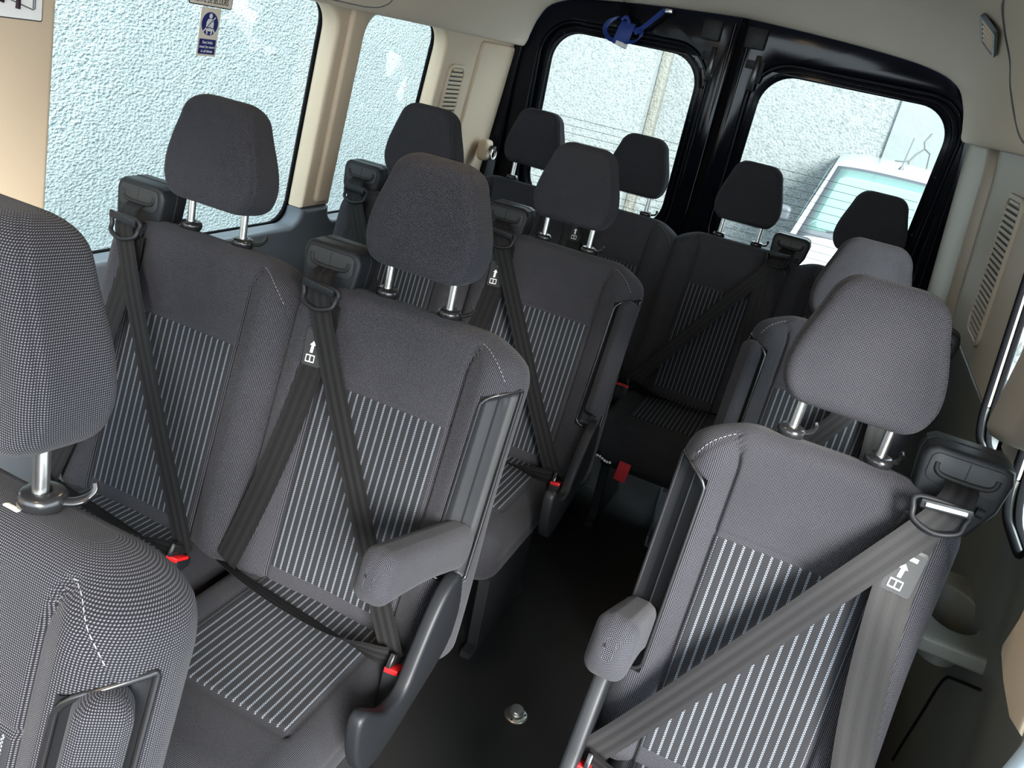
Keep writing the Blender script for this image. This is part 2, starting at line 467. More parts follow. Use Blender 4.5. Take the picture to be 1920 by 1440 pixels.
# cab end: unseen wall added to block light coming in from the front
light_block = plate_me('wall_front_light_block', [(-1.0, 0), (1.23, 0), (1.23, 1.15), (1.0, 1.22), (-.77, 1.22), (-1.0, 1.15)], [], .03, .01, lambda a, b, h: (a, -1.55+h, b), MT['plastic'], 2)
struct('wall_front_light_block', light_block)
# ceiling: lofted headliner with the side headers
def ceil_sec(y):
    t = sst(2.45, 2.9, y)
    F_ = [(.95, 1.549), (.885, 1.541), (.866, 1.552), (.856, 1.585), (.838, 1.665), (.795, 1.76), (.70, 1.835), (.50, 1.88), (.25, 1.90), (0, 1.905)]
    Rr = [(.95, 1.549), (.885, 1.541), (.866, 1.552), (.857, 1.585), (.832, 1.655), (.785, 1.718), (.68, 1.755), (.50, 1.776), (.25, 1.792), (0, 1.802)]
    return [(a*(1-t)+c*t, b*(1-t)+d*t) for (a, b), (c, d) in zip(F_, Rr)]
ys = [-.98, -.6, -.2, .4, 1.0, 1.6, 2.1, 2.4, 2.5, 2.6, 2.7, 2.8, 2.87, 2.9, 2.912]
V = []; Fc = []
for y in ys:
    h = ceil_sec(min(y, 2.9)); hs = catmull([(a, 0, b) for a, b in h], 4)
    lift = .012 if y > 2.905 else 0
    full = [(XC-p.x, y, p.z+lift) for p in hs] + [(XC+p.x, y, p.z+lift) for p in reversed(hs[:-1])]
    V += full
n = len(full)
for i in range(len(ys)-1):
    for k in range(n-1): Fc.append((i*n+k, i*n+k+1, (i+1)*n+k+1, (i+1)*n+k))
ce = struct('ceiling', mesh('ceiling', V, Fc, MT['headliner'], True, angle=50))
md = ce.modifiers.new('thick', 'SOLIDIFY'); md.thickness = .02; md.offset = 1
# moulding gaps in the header covers
def ceil_pt(y, f, off=.001):
    h = ceil_sec(y); hs = catmull([(a, 0, b) for a, b in h], 4)
    i = f*(len(hs)-1); k = min(int(i), len(hs)-2); p = hs[k].lerp(hs[k+1], i-k)
    return Vector((p.x-off, y, p.z-off))
def seam_on_ceiling(name, pl, side, r=.0022):
    P = []
    for y, f in pl:
        p = ceil_pt(y, f); P.append((XC+side*p.x, y, p.z))
    return struct(name, tube_me(name, catmull(P, 6), r, MT['grey_trim'], 6), ce)
seam_on_ceiling('cover_gap', [(1.45, .65), (1.62, .645), (1.80, .60), (1.87, .53), (1.87, .47), (1.74, .385), (1.58, .305), (1.40, .25)], 1)
seam_on_ceiling('cover_gap', [(.8, .235), (1.56, .24), (1.70, .25), (1.77, .295), (1.81, .36), (1.82, .48)], -1, .0015)

# ------------------------------------------------ rear doors
YD = 2.925
OPEN = [(-.79, .02), (-.785, 1.0), (-.776, 1.221), (-.771, 1.402), (-.756, 1.566), (-.741, 1.640), (-.704, 1.714), (-.62, 1.742), (-.522, 1.752), (-.192, 1.786), (.079, 1.803), (.325, 1.795), (.616, 1.78), (.788, 1.758), (.882, 1.723), (.936, 1.653), (.976, 1.55), (1.004, 1.385), (1.02, 1.147), (1.03, 1.0), (1.03, .02)]
pil = [(-1.0, -.02), (-1.0, 1.98), (1.24, 1.98), (1.24, -.02)]
# body frame around the door opening (behind the headliner edge)
frame_pts = [(x+(.012 if x > XC else -.012), z+(.012 if z > 1.5 else 0)) for x, z in OPEN]
outer = [(-1.0, 0.0), (-1.0, 1.99), (1.23, 1.99), (1.23, 0.0)]
poly = outer + [(1.04, 0.0)] + [p for p in reversed(frame_pts)][1:-1] + [(-.80, 0.0)]
struct('wall_rear', plate_me('wall_rear', poly, [], .02, .006, lambda a, b, h: (a, YD+.012+h, b), MT['paint'], 2))
def tilt(z): return -.03*max(0, z-1.0)
mpd = lambda dy: (lambda a, b, h: (a, YD+dy+h+tilt(b), b))
def door(n, side):
    # side -1: the left door, +1: the right door
    e = empty('door_%d' % n, (0, 0, 0)); e['kind'] = 'structure'
    inner = XC-.012 if side < 0 else XC+.018
    gx0, gx1 = (-.648, -.018) if side < 0 else (.246, .935)
    ot = [p for p in frame_pts if (p[0] < inner-.01 if side < 0 else p[0] > inner+.01)]
    ot = [(x+(-.02 if side < 0 else .02), z+.015) for x, z in ot]
    zt = 1.82
    if side < 0: outl = [(inner, .02)] + [(inner, zt)] + ot[::-1]
    else: outl = [(inner, zt)] + [(inner, .02)] + ot[::-1]
    gz0, gz1 = .93, 1.635
    rr = .12
    link('inner_panel', plate_me('inner_panel', outl, [rrect(gx0-.052, gx1+.052, gz0-.05, gz1+.045, rr+.03, 10)], .012, .006, mpd(.034), MT['paint'], 3), e)
    link('window_frame', plate_me('window_frame', rrect(gx0-.075, gx1+.075, gz0-.07, gz1+.06, rr+.05, 10), [rrect(gx0, gx1, gz0, gz1, rr, 10)], .006, .004, mpd(.062), MT['paint'], 3), e)
    # raised bead around the window
    bead = rrect(gx0-.048, gx1+.048, gz0-.046, gz1+.041, rr+.028, 10)
    link('window_bead', tube_me('window_bead', [(a, YD+.028+tilt(b), b) for a, b in bead], .0055, MT['paint'], 8, True), e)
    bead = rrect(gx0-.022, gx1+.022, gz0-.02, gz1+.02, rr+.012, 10)
    link('window_bead', tube_me('window_bead', [(a, YD+.056+tilt(b), b) for a, b in bead], .004, MT['paint'], 8, True), e)
    g = link('glass', plate_me('glass', rrect(gx0-.01, gx1+.01, gz0-.01, gz1+.01, rr, 8), [], .002, .0005, mpd(.074), MT['glass'], 0), e)
    for k in range(12):
        z = 1.30 - k*.031
        link('heating_wire', tube_me('heating_wire', [(gx0+.004, YD+.071+tilt(z), z), (gx1-.004, YD+.071+tilt(z), z)], .0009, MT['heat'], 4), g)
    # folded edge next to the centre gap
    xe = inner-.018*1 if side < 0 else inner+.018
    link('edge_flange', tube_me('edge_flange', [(xe, YD+.022, .05), (xe, YD+.022, 1.0), (xe, YD+.022+tilt(1.78), 1.78)], .006, MT['paint'], 8), e)
    # latch mechanism near the top of the centre edge
    lx = inner-.10 if side < 0 else inner+.045
    lt = box('latch_cover', (lx, YD+.004, 1.742), (.075, .05, .075), MT['plastic_grey'], .006, parent=e)
    box('latch_plate', (0.005, .008, -.075), (.05, .02, .07), MT['plastic'], .005, parent=lt)
    box('latch_arm', (.028, .004, -.12), (.022, .02, .13), MT['plastic_gloss'], .004, parent=lt)
    box('latch_guide', (.052, .006, -.06), (.018, .016, .19), MT['plastic'], .004, rot=Matrix.Rotation(.10, 3, 'Y'), parent=lt)
    # pressed triangular pocket below it
    tx = lx+.012
    tri = [(tx-.028, YD+.021, 1.60), (tx+.03, YD+.021, 1.60), (tx+.006, YD+.021, 1.53), (tx-.006, YD+.021, 1.53)]
    link('pressed_pocket', tube_me('pressed_pocket', tri, .003, MT['paint'], 6, True), e)
    # screws round the window
    for (sx_, sz_) in ((gx0-.02, 1.45), (gx0+.035, 1.628), ((gx0+gx1)/2, 1.656), (gx1-.03, 1.628), (gx1+.02, 1.40), (gx1+.02, 1.18), (gx0-.02, 1.2)):
        o = link('screw', cached('screw', lambda: lathe_me('screw', [(.006, 0), (.006, .003), (.0035, .0045), (.0012, .002)], MT['plastic_gloss'], 10)), e, (sx_, YD+.055+tilt(sz_), sz_))
        o.rotation_euler = (math.pi/2, 0, 0)
    # outer wire clips on the hinge side
    hx = gx0-.10 if side < 0 else gx1+.062
    for k, zz in enumerate((1.60, 1.49, 1.41) if side < 0 else (1.42, 1.28, 1.06)):
        link('pressed_clip', tube_me('pressed_clip', catmull([(hx-.012, YD+.02, zz-.02), (hx, YD+.014, zz+.012), (hx+.014, YD+.02, zz-.014)], 5), .0045, MT['paint'], 6), e)
    if side < 0:
        link('pressed_pocket', tube_me('pressed_pocket', [(-.70, YD+.021, 1.69), (-.63, YD+.021, 1.68), (-.69, YD+.021, 1.60)], .004, MT['paint'], 6, True), e)
    return e
door(1, -1); door(2, 1)
se = box('trim_8', (XC+.003, YD+.045, .92), (.05, .03, 1.78), MT['seal'], .006); se['kind'] = 'structure'

# ------------------------------------------------ right side details
def ledge():
    e = empty('trim_9', (0, 0, 0)); e['kind'] = 'structure'
    # cup holder shelf moulded into the side trim
    zt = .800; yc, x0 = .955, wr(.80)
    hole = [(x0-.045+.048*math.cos(a), yc+.075*math.sin(a)) for a in [2*math.pi*k/28 for k in range(28)]]
    link('cup_shelf', plate_me('cup_shelf', rrect(x0-.115, x0+.04, yc-.13, yc+.14, (.02, .02, .02, .03)), [hole], .016, .008, lambda a, b, h: (a, b, zt-.016+h), MT['olive_trim'], 4), e)
    V = []; Fc = []; nn = 28
    for j, (sc, z) in enumerate(((1.01, zt-.003), (.93, zt-.03), (.86, zt-.085))):
        for k in range(nn):
            a = 2*math.pi*k/nn; V.append((x0-.045+.048*sc*math.cos(a), yc+.075*sc*math.sin(a), z))
    for j in range(2):
        for k in range(nn): Fc.append((j*nn+k, (j+1)*nn+k, (j+1)*nn+(k+1) % nn, j*nn+(k+1) % nn))
    Fc.append(tuple(2*nn+k for k in range(nn)))
    link('cup_well', mesh('cup_well', V, Fc, MT['olive_trim'], True, angle=50), e)
    P = [(0, 1.20, .25), (0, 1.156, .345), (0, 1.09, .48), (0, 1.045, .575), (0, 1.01, .625), (0, .96, .66), (0, .842, .734), (0, .80, .76)]
    P = [(wr(z)-.004, y, z) for _, y, z in P]
    link('panel_gap', tube_me('panel_gap', catmull(P, 6), .003, MT['seal'], 6), e)
ledge()
e = empty('grab_rail', (0, 0, 0), 'pale painted grab rail at the bottom right corner beside the beige pillar', 'rail')
tube('rail_bar', catmull([(1.09, .46, .96), (1.103, .50, .88), (1.11, .53, .80), (1.12, .56, .70), (1.13, .58, .60)], 6), .017, MT['paleblue'], e, 12)
tube('rail_cover', catmull([(1.086, .445, .99), (1.090, .46, .958), (1.095, .475, .93)], 6), .02, MT['white'], e, 12)

# ceiling vent outlet
def ceiling_outlet():
    e = empty('air_outlet', (0, 0, 0), 'small dark air outlet with pale blades in the right ceiling edge', 'vent')
    def q3(y, f):
        p = ceil_pt(y, f, 0); return Vector((XC+p.x, p.y, p.z))
    C = q3(1.95, .61); ax = (q3(2.07, .585)-q3(1.83, .635)).normalized(); up = q3(1.95, .65)-q3(1.95, .57)
    up = (up-ax*up.dot(ax)).normalized(); nrm = ax.cross(up)
    if nrm.x > 0: nrm = -nrm
    C = C+nrm*.010
    mp = lambda p, q, h: C + ax*p + up*q + nrm*(h+.003)
    link('outlet_frame', plate_me('outlet_frame', rrect(-.115, .115, -.030, .030, .012), [rrect(-.102, .102, -.021, .021, .006)], .005, .002, mp, MT['grey_trim'], 2), e)
    link('outlet_back', plate_me('outlet_back', rrect(-.105, .105, -.023, .023, .006), [], .001, .0002, mp, MT['slot'], 0), e)
    for k in range(5):
        p = -.08+k*.04
        link('blade', plate_me('blade', [(p-.005, -.022), (p+.005, -.022), (p+.005, .022), (p-.005, .022)], [], .005, .001, mp, MT['headliner'], 1), e)
ceiling_outlet()
# roof lamps
def roof_lamp(y, label):
    e = empty('ceiling_lamp', (XC, y, 1.905), label, 'lamp')
    z = -.002
    link('lamp_base', plate_me('lamp_base', rrect(-.11, .11, -.06, .06, .03), [], .006, .003, lambda a, b, h: (a, b, z-.006+h), MT['beige'], 2), e)
    link('diffuser', plate_me('diffuser', rrect(-.09, .09, -.045, .045, .025), [], .006, .004, lambda a, b, h: (a, b, z-.016+h), MT['lamp'], 3), e)
    ld = bpy.data.lights.new('lamp_light', 'AREA'); ld.shape = 'RECTANGLE'; ld.size = .16; ld.size_y = .08; ld.energy = 1.6; ld.color = (1, .74, .48)
    lo = bpy.data.objects.new('lamp_light', ld); COL.objects.link(lo); lo.parent = e; lo.location = (0, 0, -.03)
roof_lamp(.80, 'warm rectangular ceiling lamp above the second seat row')
roof_lamp(-.45, 'warm rectangular ceiling lamp above the front seat row')

# ================================================================== SEATS
T15 = math.radians(15); SN, CS = math.sin(T15), math.cos(T15)
def back_map(u, v, w): return Vector((u, v*SN - w*CS, 1.05 + v*CS + w*SN))
class Slab:
    """upholstered block: rounded section (u,w) swept along v"""
    def __init__(s, mp, a_fn, w_fn, r, disp): s.mp, s.a, s.w, s.r, s.d = mp, a_fn, w_fn, r, disp
    def lens(s, v, side):
        a = s.a(v)[1 if side > 0 else 0]; wf, wb = s.w(v)
        r = max(.002, min(s.r, (wf+wb)/2-.002, a-.002))
        return a, wf, wb, r, a-r, math.pi*r/2, wf+wb-2*r
    def sec(s, sv, v, side):
        a, wf, wb, r, lf, la, ls = s.lens(v, side)
        t = abs(sv)
        if t < lf: u, w, nu, nw = t, wf, 0, 1
        elif t < lf+la:
            an = (t-lf)/r; u, w, nu, nw = lf+r*math.sin(an), wf-r+r*math.cos(an), math.sin(an), math.cos(an)
        elif t < lf+la+ls: u, w, nu, nw = a, wf-r-(t-lf-la), 1, 0
        elif t < lf+2*la+ls:
            an = (t-lf-la-ls)/r; u, w, nu, nw = lf+r*math.cos(an), -wb+r-r*math.sin(an), math.cos(an), -math.sin(an)
        else: u, w, nu, nw = max(0, lf-(t-lf-2*la-ls)), -wb, 0, -1
        return u*side, w, nu*side, nw
    def P(s, sv, v, off=0, side=None, disp=None):
        side = side or (1 if sv >= 0 else -1)
        u, w, nu, nw = s.sec(sv, v, side)
        d = (disp or s.d)(sv, v) + off
        return s.mp(u+nu*d, v, w+nw*d)
    def build(s, name, vs, mat, nf=30, na=9, ns=4, nb=5):
        V = []; UVv = []; ring = 0; arc = 0; last = None
        for v in vs:
            row = []
            for side in (1, -1):
                a, wf, wb, r, lf, la, ls = s.lens(v, side)
                sl = [lf*k/nf for k in range(nf)] + [lf+la*k/na for k in range(na)] + [lf+la+ls*k/ns for k in range(ns)] + [lf+la+ls+la*k/na for k in range(na)] + [lf+2*la+ls+lf*k/nb for k in range(nb+1)]
                seg = [(side*t, side) for t in sl]
                row += seg if side > 0 else seg[::-1]
            for sv, side in row:
                V.append(s.P(sv if sv else 1e-9*side, v, 0, side))
            ring = len(row)
            p0 = V[len(V)-ring]
            if v != vs[0]: arc += (p0-last).length
            last = p0
            UVv += [(sv, arc) for sv, side in row]
        Fc = []; UV = []
        for i in range(len(vs)-1):
            for k in range(ring-1):
                q = (i*ring+k, i*ring+k+1, (i+1)*ring+k+1, (i+1)*ring+k)
                Fc.append(q[::-1]); UV.append([UVv[j] for j in q[::-1]])
            q = (i*ring+ring-1, i*ring, (i+1)*ring, (i+1)*ring+ring-1)
            Fc.append(q[::-1]); UV.append([UVv[j] for j in q[::-1]])
        # caps: fans round a row of points on the middle line
        h = ring//2
        for base, flip in ((0, False), ((len(vs)-1)*ring, True)):
            o0 = V[base]; e1 = (V[base+8]-o0).normalized(); e2 = V[base+h]-o0; e2 -= e1*e2.dot(e1)
            dep = e2.length; e2 = e2.normalized()
            ctr = []
            for k in range(ring):
                p = V[base+k]; lim = .8
                c_ = o0 + e1*((p-o0).dot(e1)*lim) + e2*(dep/2); ctr.append(len(V)); V.append(c_)
                UVv.append(((c_-o0).dot(e1), 0))
            def cu_(j): return ((V[j]-o0).dot(e1), UVv[base][1]+(1 if flip else -1)*(V[j]-o0).dot(e2))
            for k in range(ring):
                k2 = (k+1) % ring
                q = (base+k, base+k2, ctr[k2], ctr[k])
                q = q[::-1] if flip else q
                Fc.append(q); UV.append([cu_(j) for j in q])
        me = mesh(name, V, Fc, mat, True, UV)
        bm = bmesh.new(); bm.from_mesh(me); bmesh.ops.remove_doubles(bm, verts=bm.verts, dist=2e-5); bmesh.ops.recalc_face_normals(bm, faces=bm.faces[:]); bm.to_mesh(me); bm.free()
        return me
    def patch(s, name, s0, s1, v0, v1, off, mat, n1, n2, disp=None, edge=.003, mask=None):
        V = []; Fc = []; UV = []; U0 = []
        for j in range(n2+1):
            v = v0+(v1-v0)*j/n2
            for i in range(n1+1):
                sv = s0+(s1-s0)*i/n1
                e = min(i, n1-i, j, n2-j)
                V.append(s.P(sv, v, off - (edge if e == 0 else 0), None, disp)); U0.append((sv, v))
        for j in range(n2):
            for i in range(n1):
                q = (j*(n1+1)+i, j*(n1+1)+i+1, (j+1)*(n1+1)+i+1, (j+1)*(n1+1)+i)
                Fc.append(q); UV.append([U0[k] for k in q])
        me = mesh(name, V, Fc, mat, True, UV)
        return me
def vsteps(v0, v1, step, top=0.0, bot=0.0):
    out = []
    n = max(2, int((v1-top-(v0+bot))/step))
    if bot: out += [v0+bot*(1-math.cos(math.pi/2*k/7)) for k in range(7)]
    out += [v0+bot+(v1-top-v0-bot)*k/n for k in range(n+1)]
    if top: out += [v1-top+top*math.sin(math.pi/2*k/9) for k in range(1, 10)]
    return out
def rnd(x, r):
    """how far a round of radius r has fallen after x of it is used"""
    x = max(0, min(r, x)); return r-math.sqrt(max(0, r*r-x*x))
VAR = {  # aL, aR, slot side, stripe half width, stripe centre
    'aisle':  (.222, .242, 1, .143, .008),
    'window': (.222, .245, 0, .143, .008),
    'single': (.203, .202, -1, .126, 0.0),
    'rear':   (.209, .209, 0, .115, 0.0),
}
VT = -.004; SEAMV = -.19
def slot_top(x): return -.096 + .5*(max(0, min(.052, x))-.026)
def back_slab(kind):
    aL, aR, slot, hw, sc = VAR[kind]
    Rc = .085; rt = .036
    def a_fn(v):
        k = rnd(v-(VT-Rc), Rc)+rnd(-.61-v, .04)
        lo = .012*sst(-.25, -.6, v)
        return aL-k+lo*0, aR-k+lo
    def w_fn(v):
        k = rnd(v-(VT-rt), rt); q = rnd(-.61-v, .04); return .052-k-q*.9, .05-k*.9-q*.9
    def seam(s_, v):
        base = hw+.004+(sc if s_ > 0 else -sc)
        return base + .036*max(0, (v+.085)/.085)**2
    def disp(s_, v, withslot=True):
        t = abs(s_); sm = seam(s_, v); sg = 1 if s_ >= 0 else -1
        fade = 1-sst(-.05, VT, v)
        d = .020*sst(sm-.006, sm+.05, t)*(1-sst(.30, .40, t))*fade
        d -= .004*sst(.12, 0, t)*fade*sst(VT, -.12, v)
        d -= .0085*gauss(t-sm, .0040)*(1-sst(-.034, -.014, v))
        if t < sm: d -= .004*gauss(v-SEAMV, .0035)
        # seam of the shoulder panel
        a = aR if s_ > 0 else aL
        x = (t-sm)/(a-.015-sm)
        if 0 < x < 1.25: d -= .003*gauss(v-(-.028-.055*x*x), .0036)
        if slot and sg == slot and withslot:
            a0 = a-.037; vt_ = slot_top(t-a0)
            f = sst(a0-.004, a0+.004, t)*(1-sst(a0+.048, a0+.056, t))*sst(-.468, -.460, v)*(1-sst(vt_-.008, vt_, v))
            d += f*(.05*(.868/max(.85, math.cos((t-a0-.026)/.05))-1)-.012)
        return d
    S = Slab(back_map, a_fn, w_fn, .05, disp)
    S.noslot = lambda a, b: disp(a, b, False)
    S.seam = seam; S.aLR = (aL, aR); S.slot = slot; S.hw = hw; S.sc = sc
    return S
SL = {}
def get_slab(kind):
    if kind not in SL: SL[kind] = back_slab(kind)
    return SL[kind]
def stitch_me(name, pts, dash=.005, gap=.0035, r=.0006):
    """row of thread dashes along a dense polyline"""
    V = []; Fc = []; acc = 0; seg = []
    P = [Vector(p) for p in pts]
    L = [0]
    for a, b in zip(P, P[1:]): L.append(L[-1]+(b-a).length)
    def at(x):
        for i in range(len(L)-1):
            if L[i+1] >= x:
                return P[i].lerp(P[i+1], (x-L[i])/max(1e-9, L[i+1]-L[i]))
        return P[-1]
    x = 0
    while x+dash < L[-1]:
        a, b = at(x), at(x+dash); t = (b-a).normalized(); n1 = t.orthogonal().normalized(); n2 = t.cross(n1)
        k = len(V)
        for p in (a, b):
            for q in (n1, n2, -n1, -n2): V.append(p+q*r)
        for i in range(4): Fc.append((k+i, k+(i+1) % 4, k+4+(i+1) % 4, k+4+i))
        Fc += [(k+3, k+2, k+1, k), (k+4, k+5, k+6, k+7)]
        x += dash+gap
    return mesh(name, V, Fc, MT['stitch'], False)
# ---- headrest
def head_slab():
    Hh = .216
    def a_fn(v):
        k = rnd(v-(Hh-.040), .040) + rnd(.030-v, .030)*.8
        a = .104 + .013*sst(0, .055, v) - .034*sst(.06, Hh, v)
        return a-k, a-k
    def w_fn(v):
        k = rnd(v-(Hh-.030), .030)*.9 + rnd(.022-v, .022)*.9
        return .052-.006*sst(.12, Hh, v)-k, .05-.012*sst(.06, Hh, v)-k
    def disp(s_, v):
        a = a_fn(v)[0]
        lf = a-.022
        return -.0022*gauss(abs(s_)-(lf+.024), .0028)
    mp = lambda u, v, w: Vector((u, v*.10-w*.995, 1.116+v*.995+w*.10))
    return Slab(mp, a_fn, w_fn, .022, disp), Hh
HS, HH = head_slab()
# ---- cushion
def cushion_slab(kind):
    aL, aR, slot, hw, sc = VAR[kind]
    Lc = .52; Rc = .07; rt = .055; ph = math.radians(1)
    def a_fn(v):
        k = rnd(v-(Lc-Rc), Rc); return aL-.006-k-(.036 if slot < 0 else 0), aR-.008-k-(.036 if slot > 0 else 0)
    def w_fn(v):
        k = rnd(v-(Lc-rt), rt); return .068-k, .075-k
    def disp(s_, v):
        t = abs(s_); sm = hw+.006
        d = .009*sst(sm-.01, sm+.045, t)*(1-sst(.28, .36, t))*(1-sst(Lc-.06, Lc, v))
        d -= .005*gauss(t-sm, .004)*(1 if v < .375 else 0)
        if t < sm: d -= .004*gauss(v-.370, .0038)
        a = aR if s_ > 0 else aL
        lf = a-.05
        d -= .003*gauss(t-(lf+.052), .0036)
        return d
    def mp(u, v, w): return Vector((u, -.135 - v*math.cos(ph) + w*math.sin(ph), .385 + v*math.sin(ph) + w*math.cos(ph)))
    S = Slab(mp, a_fn, w_fn, .05, disp); S.hw = hw; S.Lc = Lc
    return S
CU = {}
def mirror_me(me, name):
    m2 = me.copy(); m2.name = name
    bm = bmesh.new(); bm.from_mesh(m2)
    for v in bm.verts: v.co.x = -v.co.x
    bmesh.ops.reverse_faces(bm, faces=bm.faces[:]); bm.to_mesh(m2); bm.free()
    return m2
# ---- armrests
def arm_down_me(deg=20):
    L = .345
    def a_fn(v):
        k = rnd(v-(L-.03), .03)*.8; return .031-k, .031-k
    def w_fn(v):
        k = rnd(v-(L-.03), .03)+rnd(.02-v, .02); g = .006*math.sin(math.pi*min(1, v/L))
        return .042-k+g*0, .048-k-.010*math.sin(math.pi*min(1, max(0, v/L)))
    ph = math.radians(deg)
    def mp(u, v, w): return Vector((.238+u, -.135-v*math.cos(ph)+w*math.sin(ph), .675+v*math.sin(ph)+w*math.cos(ph)))
    def disp(s_, v): return -.0016*gauss(abs(s_)-.018, .003)
    return Slab(mp, a_fn, w_fn, .02, disp).build('armrest', vsteps(0, L, .008, .03, .02), MT['fabric'], 8, 7, 8, 4)
def arm_up_me(kind):
    S = get_slab(kind); aL, aR, slot, hw, sc = VAR[kind]
    a = aR if slot > 0 else aL
    sm = (a-.037+.026)*slot
    A0 = Vector(S.P(sm, -.46, 0, None, S.noslot)); A1 = Vector(S.P(sm, -.10, 0, None, S.noslot))
    d = (S.P(sm, -.25, .01, None, S.noslot)-S.P(sm, -.25, 0, None, S.noslot)).normalized()
    ax = (A1-A0).normalized(); tn = ax.cross(d).normalized()
    L = .328
    def a_fn(v):
        k = rnd(v-(L-.024), .024)*.9+rnd(.012-v, .012); return .0255-k, .0255-k
    def w_fn(v):
        k = rnd(v-(L-.022), .022)*.8; return .026-k, .018
    base = A0+ax*.036
    def mp(u, v, w): return base + ax*v + tn*u*(-slot) + d*w
    return Slab(mp, a_fn, w_fn, .012, lambda q, v: -.0014*gauss(abs(q)-.0215, .0025)).build('armrest', vsteps(0, L, .007, .024, .012), MT['fabric'], 7, 6, 4, 3)
# ---- belt housing
def house_me():
    pts = [(-.030, -.066), (.034, -.066), (.060, -.014), (.066, .036), (.060, .054), (.046, .060), (-.050, .060), (-.062, .052), (-.066, .036), (-.062, -.014)]
    return prism_me('belt_housing', pts, -.028, .045, lambda a, b, h: (a, h+.12*b, b), MT['plastic'], .008, 3)
def house_seam_me():
    pts = [(-.030, -.066), (.034, -.066), (.060, -.014), (.066, .036), (.060, .054), (.046, .060), (-.050, .060), (-.062, .052), (-.066, .036), (-.062, -.014)]
    return tube_me('housing_joint', [(a*1.002, .012+.12*b, b*1.002) for a, b in pts], .0014, MT['slot'], 5, True)
def house_panel_me():
    pts = rrect(-.054, .054, .004, .050, (.014, .014, .012, .012), 5)
    return prism_me('face_panel', pts, -.0305, -.027, lambda a, b, h: (a, h+.12*b, b), MT['plastic_grey'], .0015, 2)
def house_slot_me():
    P = [(-.043, -.0305, .036), (-.042, -.031, .026), (-.034, -.0315, .019), (-.015, -.032, .017), (.015, -.032, .017), (.034, -.0315, .019), (.042, -.031, .026), (.043, -.0305, .036)]
    return tube_me('belt_slot', catmull([(a, b+.12*c+.001, c) for a, b, c in P], 4), .0042, MT['slot'], 8)
def house_line_me():
    return tube_me('panel_joint', [(.0, -.0302+.12*.048, .048), (.0, -.0305+.12*.021, .021)], .0009, MT['slot'], 5)
def house_hole_me():
    P = [(0, 0, 0), (.012, 0, -.002)]
    return tube_me('cable_hole', P, .0075, MT['slot'], 10)
# ---- belts (for a housing on the left, x negative)
def wd(a): return Vector((math.cos(a), 0, math.sin(a)))
def shoulder_me(mir):
    P = [(-.186, -.034, 1.077), (-.183, -.062, 1.068), (-.172, -.082, 1.046), (-.154, -.098, 1.015), (-.062, -.150, .88), (.06, -.207, .69), (.155, -.248, .545), (.205, -.274, .480)]
    W_ = [(1, 0, .02), (1, 0, .03), (1, 0, .10), (1, 0, .25), (1, .05, .52), (1, .05, .52), (.9, .1, .55), (.8, .1, .6)]
    return ribbon_me('shoulder_belt', P, W_, .048, .0018, MT['belt'], 8, mir)
def tether_me(mir):
    P = [(-.152, -.078, 1.02), (-.145, -.099, .955), (-.151, -.137, .84), (-.170, -.176, .70), (-.197, -.209, .57), (-.218, -.238, .475)]
    W_ = [(1, .0, .1), (1, -.12, .1), (1, -.15, .08), (1, -.15, .08), (1, -.15, .1), (1, -.15, .2)]
    return ribbon_me('tether_belt', P, W_, .062, .0016, MT['belt_back'], 8, mir)
def lap_me(mir):
    P = [(-.222, -.246, .478), (-.16, -.256, .474), (-.05, -.268, .470), (.08, -.280, .472), (.16, -.282, .478), (.200, -.279, .484)]
    W_ = [(0, -.8, .6), (0, -.85, .5), (0, -.9, .4), (.0, -.8, .6), (.1, -.2, 1), (.2, 0, 1)]
    return ribbon_me('lap_belt', P, W_, .044, .0018, MT['belt'], 8, mir)
def loop_me(mir):
    # plastic keeper that hangs round the webbing below the housing
    C = [(-.034, 0, .020), (.034, 0, .020), (.036, -.004, 0), (.030, -.012, -.014), (0, -.018, -.022), (-.030, -.012, -.014), (-.036, -.004, 0)]
    P = catmull([Vector(c)+Vector((-.163, -.086, 1.036)) for c in C], 5, True)
    if mir: P = [Vector((-p.x, p.y, p.z)) for p in P]
    return tube_me('belt_loop', P, .0048, MT['plastic'], 8, True)
